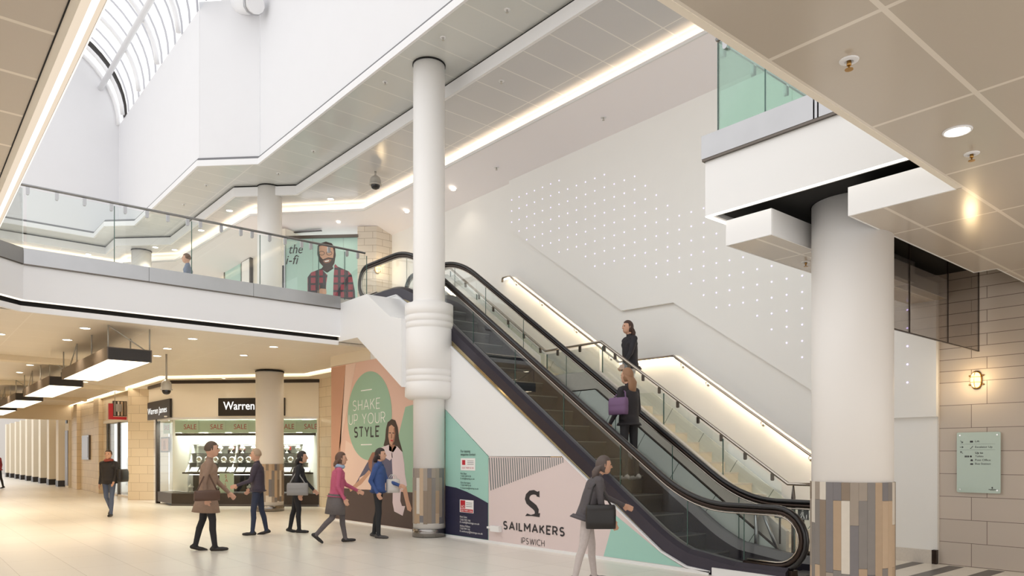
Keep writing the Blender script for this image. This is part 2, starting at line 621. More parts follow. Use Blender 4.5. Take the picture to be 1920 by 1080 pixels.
# ---- floors
struct('floor', MB().box(-6, 11.5, -4, 85, -0.2, 0), 'floor')
b = MB()
for y0, y1 in ((4.21, 4.37), (3.70, 3.885), (3.21, 3.40), (2.72, 2.90), (2.22, 2.40)):
    b.box(8.3, 11.35, y0, y1, -0.002, 0.002)
struct('floor_stripes', b, 'stripe')
b = MB()
b.prism([(-6, 2.2), (-6, -4), (11.42, -4), (11.42, 4.52), (6.69, 4.52), (6.69, 2.2)], 4.18, ZF - .02)
b.box(-6, 0.84, 2.2, 13.65, 4.18, ZF - .02)
b.prism([(-6, 13.8), (0.84, 13.8), (1.56, 14.43), (8.1, 14.43), (8.1, 15.3), (-6, 15.3)], 4.18, ZF)
b.box(9.66, 11.43, 14.2, 15.3, 4.3, ZF)
b.box(-6, 11.43, 15.3, 46, 4.18, ZF)
struct('floor_upper', b, 'floor_up')

# ---- ground floor ceilings
b = MB()
b.prism([(0.66, 2.2), (0.66, -4), (11.42, -4), (11.42, 2.2)], 3.75, 4.0)
struct('ceiling_near', b, 'tile_near')
b = MB().box(-6, 0.66, -4, 14, 3.75, 4.0)
struct('ceiling_side', b, 'tile_left')
b = MB()
b.box(0.66, 6.70, 2.2, 2.245, 3.747, 4.03)            # edge trims of the void
b.box(0.66, 0.70, 2.245, 13.7, 3.747, 4.03)
struct('trim_1', b, 'cream')
b = MB().box(0.655, 0.661, -4, 14, 3.744, 3.752)
struct('trim_2', b, 'black')
b = MB()
pr = lambda y: [(0.70 + 0.055 + 0.055 * math.cos(a), y, 3.80 - 0.05 * math.sin(a)) for a in [math.pi * k / 8 for k in range(9)]]
b.sweep([2.25, 13.7], pr, 0, True)
struct('trim_3', b, 'cove_diffuser')
b = MB().box(0.742, 0.770, 2.25, 13.7, 3.746, 3.752)
struct('trim_4', b, 'led_white')

b = MB()
b.slab([(-2, 14.42, 3.93), (9.15, 14.42, 3.93), (9.15, 20.1, 3.93), (8.55, 20.75, 3.93), (6.15, 23.6, 3.93), (6.6, 46, 3.93), (-2, 46, 3.93)], (0, 0, 0.05))
struct('ceiling_mall', b, 'tile_far')
b = MB()
b.slab([(9.3, 16.2, 3.86), (9.3, 20.15, 3.86), (8.7, 20.85, 3.86), (6.33, 23.65, 3.86), (6.75, 46, 3.86), (9, 46, 3.86), (11.4, 21, 3.86), (11.4, 16.2, 3.86)], (0, 0, 0.1))
struct('ceiling_shopfront', b, 'soffit_warm')
b = MB()
pl = [(9.15, 16.3), (9.15, 20.1), (8.55, 20.75), (6.15, 23.6), (6.6, 46)]
pl2 = [(9.3, 16.3), (9.3, 20.15), (8.7, 20.85), (6.33, 23.65), (6.75, 46)]
for i in range(4):
    b.face([(*pl[i], 3.965), (*pl[i + 1], 3.965), (*pl2[i + 1], 3.965), (*pl2[i], 3.965)])
struct('trim_5', b, 'led')
b = MB()
for y in (20.9, 28.0, 34.5):
    b.box(-2, 3.6 if y < 21 else 6.2, y, y + 0.35, 3.80, 3.93)
struct('trim_6', b, 'soffit_warm')
b = MB().box(-2, 6.6, 40.4, 40.9, 3.25, 3.95)
struct('trim_7', b, 'soffit_warm')
struct('wall_daylight_block', MB().box(-2.3, -2.0, 14.5, 46, 0, 3.95), 'cream')  # unseen wall, added to keep daylight out of the mall

# ---- fascia of the upper floor across the void
fas = [(0.93, 2.3), (0.93, 13.66), (1.655, 14.33), (7.33, 14.33)]


def strip(name, pl, z0, z1, t, m, kind='structure', out=0.0):
    """vertical band along a plan line, thickness t to the left of the direction"""
    b = MB()
    n = len(pl)
    nor = []
    for i in range(n):
        d = []
        for k in (i - 1, i):
            if 0 <= k < n - 1:
                v = Vector((pl[k + 1][0] - pl[k][0], pl[k + 1][1] - pl[k][1])).normalized()
                d.append(Vector((-v.y, v.x)))
        m_ = sum(d, Vector((0, 0)))
        m_ = m_ / len(d)
        nor.append(m_ / max(0.3, m_.length_squared))
    A = [Vector((pl[i][0], pl[i][1])) - nor[i] * out for i in range(n)]
    B = [A[i] + nor[i] * t for i in range(n)]
    b.sweep(list(range(n)), lambda i: [(A[i].x, A[i].y, z0), (B[i].x, B[i].y, z0), (B[i].x, B[i].y, z1), (A[i].x, A[i].y, z1)])
    return struct(name, b, m)


strip('trim_8', fas, 4.105, 4.69, 0.08, 'white')
strip('trim_9', fas, 4.09, 4.105, 0.06, 'led_soft')
strip('trim_10', fas, 3.92, 4.015, 0.06, 'white', out=-0.07)
strip('trim_11', fas, 4.0, 4.16, 0.05, 'black', out=-0.14)

# ---- right hand upper floor edge
fr = [(6.6, -4), (6.6, 4.61), (11.35, 4.61)]
strip('trim_12', fr, 4.09, 4.68, -0.08, 'panelwhite')
strip('trim_13', fr, 4.08, 4.09, -0.035, 'led_white')
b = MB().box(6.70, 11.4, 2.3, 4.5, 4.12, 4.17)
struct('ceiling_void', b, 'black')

# ---- rear wall: recessed base with a proud upper lining
b = MB().box(11.43, 11.7, 4.05, 19.1, 0, 8.3)
struct('wall_rear', b, 'whitewall')
b = MB()
b.slab([(11.35, 4.05, 2.105), (11.35, 5.17, 2.105), (11.35, 8.65, 4.46), (11.35, 9.94, 4.50), (11.35, 13.5, 7.0), (11.35, 13.5, 8.25), (11.35, 4.05, 8.25)], (0.079, 0, 0))
struct('wall_lining', b, 'whitewall')
b = MB()
b.box(11.36, 11.43, 4.07, 5.45, 0, 0.19)
struct('baseboard_rear', b, 'stairstring')
b = MB().box(11.35, 11.43, 4.05, 4.11, 0, 0.2)
struct('baseboard_end', b, 'guide')
b = MB()
b.box(11.44, 11.8, -4, 4.05, 0, 2.576)
struct('wall_right', b, 'brick')
b = MB()
b.box(11.44, 11.8, -4, 4.05, 2.576, 4.18)
struct('wall_right_upper', b, 'brick_up')
b = MB().box(11.425, 11.44, 4.04, 4.06, 0.2, 4.1)
struct('trim_14', b, 'stairstring')

# ---- upper ceilings (three steps round the void)
A0 = [(7.23, -4), (7.23, 18.56), (6.08, 19.71), (6.08, 26.1), (5.35, 26.83), (5.35, 28.5), (-4, 28.5)]
B0 = [(8.58, -4), (8.58, 19.28), (7.32, 20.54), (7.32, 26.6), (5.91, 28.01), (5.91, 29.43), (-4, 29.43)]
L0 = [(10.32, -4), (10.32, 18.73), (8.02, 21.27), (7.83, 28.0), (6.5, 29.6), (6.5, 30.6), (-4, 30.6)]
L1 = [(10.75, -4), (10.75, 18.95), (8.5, 21.5), (8.3, 28.2), (6.9, 29.8), (6.9, 31.0), (-4, 31.0)]
W0 = [(11.43, -4), (11.43, 19.2), (9.6, 21.6), (9.3, 28.5), (8.0, 30.4), (8.0, 34.0), (-4, 34.0)]


def between(name, p, q, zp, zq, m, t=0.05):
    b = MB()
    for i in range(len(p) - 1):
        b.slab([(*p[i], zp), (*p[i + 1], zp), (*q[i + 1], zq), (*q[i], zq)], (0, 0, t))
    return struct(name, b, m)


between('ceiling_outer', A0, B0, 9.03, 9.03, 'tile_a')
between('ceiling_inner', B0, L1, 8.75, 8.75, 'tile_b')
between('ceiling_soffit', L0, W0, 8.55, 8.13, 'soffit')
strip('trim_15', A0, 9.02, 9.17, -0.05, 'white', out=-0.05)
strip('trim_16', A0, 9.17, 9.24, -0.05, 'gapgrey', out=-0.012)
strip('trim_17', B0, 8.74, 8.985, -0.06, 'white', out=-0.06)
strip('trim_18', B0, 8.985, 9.03, -0.03, 'black', out=-0.03)
strip('trim_19', L0, 8.54, 8.60, -0.03, 'white', out=-0.03)
cv = [(x + 0.12, y + 0.04) for x, y in L0]
strip('trim_20', cv, 8.605, 8.635, -0.03, 'led_cove')

# ---- high walls of the void and end wall with lunette
b = MB()
for i, (p, q) in enumerate(((A0[0], A0[1]), (A0[1], A0[2]), (A0[2], (6.08, 28.5)))):
    zt = (16.0, 13.3, 13.1)[i]
    d = Vector((q[0] - p[0], q[1] - p[1])).normalized()
    nx, ny = d.y * 0.14, -d.x * 0.14
    b.slab([(p[0] + nx * .12, p[1] + ny * .12, 9.24), (q[0] + nx * .12, q[1] + ny * .12, 9.24), (q[0] + nx * .12, q[1] + ny * .12, zt), (p[0] + nx * .12, p[1] + ny * .12, zt)], (nx, ny, 0))
struct('wall_void_side', b, 'voidwhite')
VC, VZ, VR = 3.55, 13.1, 2.53
b = MB()
arc = [(VC + VR * math.cos(math.pi * k / 24), 28.5, VZ + VR * math.sin(math.pi * k / 24)) for k in range(25)]
b.slab([(6.2, 28.5, 9.24), (6.2, 28.5, 13.1)] + arc + [(0.5, 28.5, 13.1), (0.5, 28.5, 9.24)], (0, 0.2, 0))
struct('wall_void_end', b, 'voidwhite')
b = MB()
b.tube([(x, 28.46, z) for x, y, z in arc], 0.07, 6)
struct('trim_21', b, 'white')

# ---- barrel skylight
YB = [28.45 - 0.66 * k for k in range(0, 52)]
b = MB()
for y in YB:
    b.sweep(list(range(25)), lambda k: [(VC + (VR + e) * math.cos(math.pi * k / 24), y + g, VZ + (VR + e) * math.sin(math.pi * k / 24)) for e, g in ((0, -.010), (0, .010), (.05, .010), (.05, -.010))])
struct('skylight_frame_bars', b, mat('glazing_bar_grey', (196, 196, 202), 0.5))
b = MB()
for y in [28.45 - 2.1 * k - 1.0 for k in range(16)]:
    b.tube([(VC + (VR - 0.09 - 0.12 * math.sin(math.pi * k / 24)) * math.cos(math.pi * k / 24), y, VZ + (VR - 0.09 - 0.12 * math.sin(math.pi * k / 24)) * math.sin(math.pi * k / 24)) for k in range(25)], 0.07, 8)
for a in (0.52, math.pi - 0.52):
    b.tube([(VC + 2.28 * math.cos(a), -4, VZ + 2.28 * math.sin(a)), (VC + 2.28 * math.cos(a), 28.5, VZ + 2.28 * math.sin(a))], 0.09, 8)
struct('skylight_frame', b, 'white')
b = MB()
y0, y1 = -4.0, 28.5
for k in range(24):
    p, q = [(VC + (VR + .03) * math.cos(math.pi * j / 24), VZ + (VR + .03) * math.sin(math.pi * j / 24)) for j in (k, k + 1)]
    b.face([(p[0], y0, p[1]), (q[0], y0, q[1]), (q[0], y1, q[1]), (p[0], y1, p[1])], 0, True)
struct('window_1', b, 'glassroof')
b = MB()
b.sweep(list(range(25)), lambda k: [(VC + (VR + e) * math.cos(math.pi * k / 24), 27.55 + g, VZ + (VR + e) * math.sin(math.pi * k / 24)) for e, g in ((-.02, -.12), (-.02, .12), (.05, .12), (.05, -.12))])
struct('trim_22', b, 'signblack')

# ---- upper shop walls behind the balustrade
b = MB().slab([(10.90, 19.03, ZF), (10.50, 19.43, ZF), (10.50, 19.43, 8.3), (10.90, 19.03, 8.3)], (0.2, 0.2, 0))
struct('wall_pier_upper', b, 'brick_diag')
b = MB().box(10.90, 11.43, 19.03, 19.3, ZF, 8.3)
struct('wall_pier_upper_return', b, 'brick_farx')
b = MB()
b.box(9.3, 9.5, 21.4, 40, ZF, 8.4)
struct('wall_upper_shops', b, 'cream')
b = MB().slab([(8.95, 20.98, ZF), (8.6, 21.4, ZF), (8.6, 21.4, 8.3), (8.95, 20.98, 8.3)], (0.6, 0.2, 0))
struct('wall_upper_pier', b, 'cream')

# ---- ground floor walls of the mall
struct('wall_mall_pier', MB().box(9.9, 10.2, 16.35, 20.72, 0, 3.9), 'brick_far')
b = MB().prism([(6.30, 28.1), (6.68, 27.68), (6.95, 27.38), (7.6, 28.0), (7.0, 29.0), (6.5, 28.9)], 0, 3.9)
struct('wall_mall_pier_angled', b, 'brick_dg')
b = MB()
b.box(6.6, 6.9, 33.0, 40.4, 0, 3.9)
struct('wall_mall', b, 'brick_far')
b = MB()
b.box(6.45, 6.6, 33.6, 34.6, 0, 3.9)
b.box(6.45, 6.6, 38.2, 39.0, 0, 3.9)
struct('trim_23', b, 'brick_far')
# hoarding bulkhead, white side of the escalator
b = MB().slab([(8.1, 16.35, 3.69), (8.1, 14.405, 3.67), (8.1, 14.405, 3.95), (8.1, 16.35, 3.95)], (0.15, 0, 0))
struct('wall_bulkhead', b, 'soffit_warm')  # beige puts the warm light on the bulkhead into its colour
b = MB().slab([(8.1, 14.4, 4.93), (8.1, 13.31, 4.92), (8.1, 12.9, 4.68), (8.1, 8.29, 1.535), (8.1, 10.19, 1.535), (8.1, 12.4, 3.02), (8.1, 13.36, 3.67), (8.1, 14.4, 3.67)], (0.035, 0, 0))
struct('wall_escalator_side', b, 'panelwhite')
b = MB().slab([(7.33, 14.40, 3.99), (7.33, 13.57, 3.98), (7.33, 11.86, 2.84), (7.33, 11.86, 4.13), (7.33, 12.3, 4.235), (7.33, 13.19, 4.81), (7.33, 14.40, 4.80)], (0.76, 0, 0))
struct('wall_escalator_box', b, 'panelwhite')
b = MB()
rim = [(14.4, 4.93), (13.31, 4.92), (12.9, 4.68), (8.26, 1.51), (6.37, 0.225), (5.96, 0.065), (5.6, 0.04)]
b.sweep(rim, lambda p: [(8.085, p[0], p[1] - .012), (8.125, p[0], p[1] - .012), (8.125, p[0], p[1] + .012), (8.085, p[0], p[1] + .012)])
struct('trim_24', b, 'white')
struct('baseboard_left', MB().box(8.085, 8.1, 5.6, 16.3, 0, 0.045), 'panelwhite')


# ================================================================== COLUMNS
def column(loc, r, z0, z1, label, clad=None, collar=False, ring=True, rough=None):
    t = thing('column', label, 'column', loc)
    t['kind'] = 'thing'
    x, y = loc[:2]
    b = MB()
    zb = z0 + (0.16 if clad else 0)
    b.lathe((x, y, 0), [(r, zb), (r, z1 - 0.03)], 48)
    b.build('shaft', 'pillar', t)
    b = MB().lathe((x, y, 0), [(r + 0.012, z1 - 0.03), (r + 0.012, z1)], 40)
    b.build('shadow_ring', 'black', t)
    if clad:
        rc, zt = clad
        n = max(20, int(2 * math.pi * rc / 0.078))
        rnd = random.Random(int(x * 100 + y * 10))
        b = MB()
        last = -1
        for i in range(n):
            a0, a1 = 2 * math.pi * i / n, 2 * math.pi * (i + 1) / n - 0.004
            cuts = [z0 + 0.26 + rnd.choice((0, 0.012, 0.03))]
            c1 = z0 + (0.42 + rnd.choice((0, 0.03, -0.03))) if rnd.random() < 0.75 else None
            c2 = zt - (0.18 if i % 3 else 0.42) if rnd.random() < 0.85 else None
            cuts += [c for c in (c1, c2) if c] + [zt]
            for k in range(len(cuts) - 1):
                mi = rnd.choice([q for q in range(7) if q != last])
                last = mi
                b.slab([(x + rc * math.cos(a0), y + rc * math.sin(a0), cuts[k]), (x + rc * math.cos(a1), y + rc * math.sin(a1), cuts[k]),
                        (x + rc * math.cos(a1), y + rc * math.sin(a1), cuts[k + 1] - .003), (x + rc * math.cos(a0), y + rc * math.sin(a0), cuts[k + 1] - .003)],
                       (-0.02 * math.cos((a0 + a1) / 2), -0.02 * math.sin((a0 + a1) / 2), 0), mi)
        b.build('plank_cladding', WOODS, t)
    if ring and clad:
        MB().lathe((x, y, 0), [(clad[0] + .006, z0), (clad[0] + .006, z0 + 0.16), (r, z0 + 0.165)], 48).build('kick_ring', 'kick', t)
    if collar:
        rc, c0, c1 = collar
        pr = [(r - .01, c1 + 0.07), (r + .02, c1 + 0.06), (r + .03, c1 + 0.03), (rc, c1)]
        for zz in (c1 - 0.22, c1 - 0.35, c1 - 0.47):
            pr += [(rc, zz + .012), (rc - .012, zz), (rc, zz - .012)]
        for zz in (c0 + 0.55, c0 + 0.43, c0 + 0.32):
            pr += [(rc, zz + .012), (rc - .012, zz), (rc, zz - .012)]
        pr += [(rc, c0 + 0.05), (rc - 0.07, c0), (r - .01, c0 - 0.005)]
        o = MB().lathe((x, y, 0), pr, 48).build('collar', 'pillar', t)
    return t


column((7.50, 3.47, 0), 0.384, 0, 4.15, 'thick cream column with plank cladding in front of the beige stone wall', clad=(0.398, 1.288))
column((7.87, 11.74, 0), 0.303, 0, 9.03, 'slender white column with a ribbed collar rising beside the escalator', clad=(0.313, 1.31), collar=(0.46, 2.62, 4.42))
column((8.08, 20.0, 0), 0.375, 0, 3.9, 'cream column with plank cladding in front of the jewellery shop', clad=(0.385, 1.316))
column((8.08, 20.0, ZF), 0.33, ZF, 9.03, 'white upstairs column between the glass balustrade and the mint hoarding', clad=None)
column((6.73, 28.1, ZF), 0.32, ZF, 8.75, 'small distant white upstairs column behind the left half of the balustrade', clad=None)


# ================================================================== ESCALATOR
def zc(y):
    """nosing line of the escalator"""
    def seg(y, y0, t, s0):
        return s0 * (y - (y0 - t)) ** 2 / (4 * t)
    yb, tb, yt, tt = 5.955, 0.55, 13.02, 0.65
    if y < yb - tb:
        return 0.0
    if y < yb + tb:
        return seg(y, yb, tb, S35)
    if y < yt - tt:
        return S35 * (y - yb)
    if y < yt + tt:
        return S35 * (y - yb) - seg(y, yt, tt, S35)
    return S35 * (yt - yb)


def yrange(a, b, n):
    return [a + (b - a) * i / n for i in range(n + 1)]


def yline(a, b):
    ys = [a]
    y = a
    while y < b - 0.02:
        step = 0.12 if (5.3 < y < 6.6 or 12.2 < y < 13.8) else 0.7
        y = min(b, y + step)
        ys.append(y)
    return ys


esc = thing('escalator', 'long escalator with black handrails and glass sides rising to the upper floor', 'escalator', (8.87, 9.4, 0))
XA, XB = 8.25, 9.49
HT = 0.915
YN0, YN1, RN = 4.735, 14.785, 0.385


def flank(x, s):
    """one side of the escalator; s = +1 when the steps lie towards +X"""
    ys = yline(YN0, YN1)
    # handrail with its newel turns
    def loop(h, r, tail):
        P = []
        zt = zc(YN1)
        c1 = zt + h - r
        P += [(x, YN1 - tail, c1 - r)]
        P += [(x, YN1 + r * math.sin(a), c1 - r * math.cos(a)) for a in [math.pi * k / 12 for k in range(13)]]
        P += [(x, y, zc(y) + h) for y in ys[::-1][1:-1]]
        c0 = h - r
        P += [(x, YN0 - r * math.sin(a), c0 + r * math.cos(a)) for a in [math.pi * k / 12 for k in range(13)]]
        P += [(x, YN0 + tail, c0 - r)]
        return P
    b = MB().tube(loop(HT, RN, 0.5), 0.042, 10, ry=0.032)
    b.build('handrail', 'rubber', esc)
    b = MB().tube(loop(HT - 0.055, RN - 0.055, 0.45), 0.028, 8, ry=0.03)
    b.build('handrail_guide', 'guide', esc)
    b = MB().tube(loop(HT - 0.098, RN - 0.098, 0.4), 0.016, 6, ry=0.012)
    b.build('guide_trim', 'rail', esc)
    # glass panels
    joints = [YN0 + 0.45, 6.05, 7.25, 8.45, 9.65, 10.85, 12.05, 13.15, YN1 - 0.35]
    lo, hi = 0.16, HT - 0.10
    for i in range(len(joints) - 1):
        yy = yrange(joints[i] + .004, joints[i + 1] - .004, 10)
        pts = [(x, y, zc(y) + lo) for y in yy] + [(x, y, zc(y) + hi) for y in yy[::-1]]
        g = MB().slab(pts, (0.01, 0, 0)).build('glass_panel', 'glassesc', esc)
        e = MB()
        y = joints[i]
        e.box(x, x + .01, y - .004, y + .004, zc(y) + lo, zc(y) + hi)
        e.build('glass_edge', 'glassedge', g)
    rn = RN - 0.10
    c0 = hi - rn
    pts = [(x, joints[0], lo)] + [(x, joints[0], hi)] + [(x, YN0 - rn * math.sin(a), c0 + rn * math.cos(a)) for a in [math.pi * k / 14 for k in range(15)]]
    pts = [p if p[2] > lo else (p[0], p[1], lo) for p in pts]
    MB().slab(pts, (0.01, 0, 0)).build('glass_panel', 'glassesc', esc)
    zt = zc(YN1)
    pts = [(x, joints[-1], zt + lo)] + [(x, joints[-1], zt + hi)] + [(x, YN1 + rn * math.sin(a), max(zt + lo, zt + c0 + rn * math.cos(a))) for a in [math.pi * k / 14 for k in range(15)]]
    MB().slab(pts, (0.01, 0, 0)).build('glass_panel', 'glassesc', esc)
    # decks along the foot of the glass
    ye = yline(4.55, 15.0)
    o = x - s * 0.125

    def prof(pts):
        return lambda y: [(px, y, zc(y) + dz) for px, dz in pts]
    MB().sweep(ye, prof([(o, -.05), (x + .004, -.05), (x + .004, .2), (x - s * .05, .2), (o, .15)])).build('outer_deck', 'deck', esc)
    MB().sweep(ye, prof([(x + .006, -.05), (x + s * .16, -.05), (x + s * .16, .10), (x + s * .05, .2), (x + .006, .2)])).build('inner_deck', 'deckin', esc)
    MB().sweep(ye, prof([(x + s * .16, -.3), (x + s * .168, -.3), (x + s * .168, .10), (x + s * .16, .10)])).build('skirt', 'deck', esc)
    # newel foot
    b = MB().box(x - .06, x + .07, 4.50, 4.64, 0, 0.17)
    b.build('newel_foot', 'guide', esc)


flank(XA, 1)
flank(XB, -1)
b = MB()
b.sweep(yline(5.55, 13.2), lambda y: [(8.130, y, zc(y) - .34), (8.150, y, zc(y) - .34), (8.150, y, zc(y) - .03), (8.130, y, zc(y) - .03)])
b.build('truss_cladding', 'clad', esc)
MB().box(8.10, 8.2, 4.66, 5.56, 0.0, 0.10).build('plinth', 'panelwhite', esc)
# steps
yst, k = 4.9, 0
stm = None
while yst < 14.2:
    z = zc(yst + 0.0) if yst < 5.5 else zc(min(yst + 0.0, 13.4))
    zl = zc(max(4.8, yst - 0.4))
    b = MB()
    b.box(8.42, 9.32, yst, yst + 0.395, z - 0.07, z)
    if z - zl > 0.02:
        b.slab([(8.42, yst, z), (9.32, yst, z), (9.32, yst + 0.03, z - 0.29), (8.42, yst + 0.03, z - 0.29)], (0, 0.02, 0))
    st = b.build('step', 'step', esc)
    e = MB()
    e.box(8.42, 9.32, yst - .004, yst + 0.016, z - .012, z + .004)
    e.build('nosing', 'comb', st)
    yst += 0.4
MB().box(8.28, 9.46, 3.6, 4.9, -.01, 0.012).build('floor_plate', 'comb', esc)
MB().box(8.28, 9.46, 14.0, 15.3, ZF - .05, ZF + 0.012).build('floor_plate', 'comb', esc)
b = MB()
for y in range(18):
    b.box(8.42 + y * .05, 8.44 + y * .05, 4.7, 4.95, 0.010, 0.022)
b.build('comb', 'steel', esc)

# safety signs standing on a clamp beside the far handrail
def picto_sign(y, label, figs):
    t = thing('safety_sign', label, 'sign', (9.58, y, 0.62), 'escalator safety signs')
    w, h, z = 0.155, 0.155, 0.665
    b = MB().box(9.575, 9.585, y - w / 2, y + w / 2, z, z + h)
    b.build('sign_plate', 'rubber', t)
    MB().box(9.572, 9.574, y - w / 2 + .012, y + w / 2 - .012, z + .010, z + .014).build('border_line', 'print_white', t)
    for f in figs:
        bb = MB()
        pts = [(9.5735, y + w / 2 - u * w, z + v * h) for u, v in f]
        bb.slab(pts, (-0.0015, 0, 0))
        bb.build('pictogram', 'print_white', t)
    MB().box(9.578, 9.59, y - .012, y + .012, 0.3, z).build('post', 'guide', t)
    return t


def circ(u, v, r, n=10):
    return [(u + r * math.cos(2 * math.pi * k / n), v + r * math.sin(2 * math.pi * k / n)) for k in range(n)]


picto_sign(5.45, 'black square sign with two small white figures, seen through the lower glass', [circ(.3, .72, .09), [(.2, .2), (.42, .2), (.38, .6), (.24, .6)], circ(.66, .62, .07), [(.58, .2), (.76, .2), (.72, .52), (.62, .52)]])
picto_sign(5.10, 'black square sign with a white walking figure beside the far handrail end', [circ(.46, .82, .09), [(.38, .42), (.56, .42), (.56, .7), (.36, .7)], [(.38, .44), (.48, .44), (.36, .14), (.24, .14)], [(.46, .44), (.56, .44), (.68, .14), (.56, .14)], [(.22, .40), (.36, .66), (.4, .6), (.28, .36)], [(.78, .14), (.88, .14), (.88, .5), (.78, .42)]])
picto_sign(4.90, 'black square sign with a white crossed-out dog, half behind the thick column', [[(.3, .3), (.75, .3), (.8, .55), (.5, .6), (.3, .75), (.2, .62)], [(.34, .12), (.44, .12), (.44, .32), (.34, .32)], [(.62, .12), (.72, .12), (.72, .32), (.62, .32)], [(.1, .82), (.16, .9), (.4, .62), (.34, .56)]])


# ================================================================== STAIRCASE
SX0, SX1 = 9.84, 11.34
stairs = thing('staircase', 'pale stone staircase with a landing between the escalator and the white wall', 'staircase', (10.6, 9.5, 0))
YS, NR, LZ, YL = 5.62, 14, 2.51, 9.12
R1 = LZ / NR
G1 = (YL - YS) / (NR - 1)
for i in range(NR - 1):
    y0 = YS + G1 * i
    b = MB().box(SX0, SX1, y0, YL, R1 * i, R1 * (i + 1))
    o = b.build('step', 'stair', stairs)
    MB().box(SX0, SX1, y0 - .012, y0 + .03, R1 * (i + 1) - .025, R1 * (i + 1) + .002).build('nosing', 'stairstring', o)
MB().box(SX0, SX1, YL, 10.68, LZ - 0.25, LZ).build('landing', 'stair', stairs)
R2 = (ZF - LZ) / NR
G2 = (14.2 - 10.68) / (NR - 1)
for i in range(NR):
    y0 = 10.68 + G2 * i
    b = MB().box(SX0, SX1, y0, y0 + G2 + .05, LZ + R2 * i - 0.12, LZ + R2 * (i + 1))
    b.build('step', 'stair', stairs)
pz = lambda y: min(max(0, (y - YS) * .686 + R1), LZ) if y < 10.6 else LZ + max(0, (y - 10.68) * .69 + R2)


def pline(pts):
    return pts


# outer string, capping and green panels facing the escalator
low = [(5.3, 0.12), (5.45, 0.14), (9.1, 2.75), (9.12, 2.76), (10.62, 2.76), (14.2, 5.25), (15.2, 5.25)]
bot = [(5.3, 0.0), (5.45, 0.0), (9.1, 0), (9.12, 0), (10.62, 0), (14.2, 0), (15.2, 0)]
b = MB()
b.sweep(list(range(len(low))), lambda i: [(9.70, low[i][0], 0.0), (9.74, low[i][0], 0.0), (9.74, low[i][0], low[i][1] - .02), (9.70, low[i][0], low[i][1] - .02)])
b.build('side_panel', 'sidepanel', stairs)
b = MB()
b.sweep(low, lambda p: [(9.694, p[0], p[1] - .02), (9.745, p[0], p[1] - .02), (9.745, p[0], p[1] - .004), (9.694, p[0], p[1] - .004)])
b.build('panel_trim', 'guide', stairs)
b = MB()
b.sweep(low[1:], lambda p: [(9.75, p[0], p[1] - .4), (9.83, p[0], p[1] - .4), (9.83, p[0], p[1] + .33), (9.75, p[0], p[1] + .33)])
b.build('string', 'stairstring', stairs)
b = MB()
b.sweep([(10.72, 3.58), (13.9, 5.80), (14.9, 5.82)], lambda p: [(9.80, p[0], p[1] - .6), (9.84, p[0], p[1] - .6), (9.84, p[0], p[1] - .06), (9.80, p[0], p[1] - .06)])
b.build('upper_string', 'whitewall', stairs)  # whiter than the lower string, so the strip's light is partly painted in
MB().tube([(9.66, on(1418, 960, X=9.66).y, 0.0), (9.66, on(1418, 960, X=9.66).y, .8)], .03, 8).build('support_post', 'steel', stairs)
p, q = on(1431, 962, X=9.66), on(1459, 1032, X=9.66)
MB().tube([q, p], .028, 8).build('brace', 'steel', stairs)
b = MB()
wl = [(5.4, 0.12), (5.6, 0.30), (9.12, 2.78), (10.66, 2.78), (14.2, 5.2)]
b.sweep(wl, lambda p: [(11.33, p[0], p[1] - .5), (11.349, p[0], p[1] - .5), (11.349, p[0], p[1]), (11.33, p[0], p[1])])
b.build('wall_string', 'sidepanel', stairs)

# glass balustrade with steel rail on the open side of the stair
bal = thing('stair_balustrade', 'steel handrail on clear glass along the open side of the staircase', 'balustrade', (9.9, 9.5, 0))
rl = [(5.10, 1.138), (5.50, 1.138), (9.16, 3.63), (10.65, 3.62), (13.9, 5.90), (14.9, 5.92)]
b = MB().tube([(9.9, *p) for p in rl], 0.026, 8, ry=.026)
b.build('handrail', 'rail', bal)
MB().tube([(9.9, 5.12, 1.138), (9.9, 5.10, 1.12), (9.9, 5.10, 1.0)], 0.028, 8).build('rail_end', 'rail', bal)
MB().tube([(9.9, 5.42, 0.0), (9.9, 5.42, 0.95), (9.9, 5.42, 1.12)], [0.03, 0.03, 0.012], 8).build('post', 'steel_dark', bal)


def rz(y, pts):
    for (a, za), (c, z2) in zip(pts, pts[1:]):
        if a <= y <= c:
            return za + (z2 - za) * (y - a) / (c - a)
    return pts[-1][1]


gj = [5.6, 6.6, 7.75, 9.14, 9.2, 10.62, 10.68, 11.8, 12.9, 13.9]
for a, c in zip(gj, gj[1:]):
    if c - a < .2:
        continue
    a, c = a + .008, c - .008
    lowz = lambda y: rz(y, low) + .05
    MB().slab([(9.9, a, lowz(a)), (9.9, c, lowz(c)), (9.9, c, rz(c, rl) - .07), (9.9, a, rz(a, rl) - .07)], (.012, 0, 0)).build('glass_panel', 'glass', bal)
    MB().box(9.897, 9.915, c - .006, c + .006, lowz(c), rz(c, rl) - .07).build('glass_edge', 'glassedge', bal)
MB().tube([(9.77, y, z - .36) for y, z in ((10.75, 3.60), (13.9, 5.80), (14.9, 5.82))], 0.006, 6, ry=.006).build('light_strip', 'raillight', bal)
for y in (5.75, 6.2, 6.62, 7.05, 7.45, 7.83, 8.18, 8.5, 8.82, 9.08, 9.7, 10.3, 10.8, 11.3, 11.8, 12.3, 12.8, 13.3):
    z = rz(y, rl)
    b = MB()
    b.slab([(9.885, y - .022, z - .02), (9.885, y + .022, z - .02), (9.885, y + .022, z - .115), (9.885, y + .012, z - .13), (9.885, y - .012, z - .13), (9.885, y - .022, z - .115)], (.03, 0, 0))
    b.build('bracket', 'steel_dark', bal)

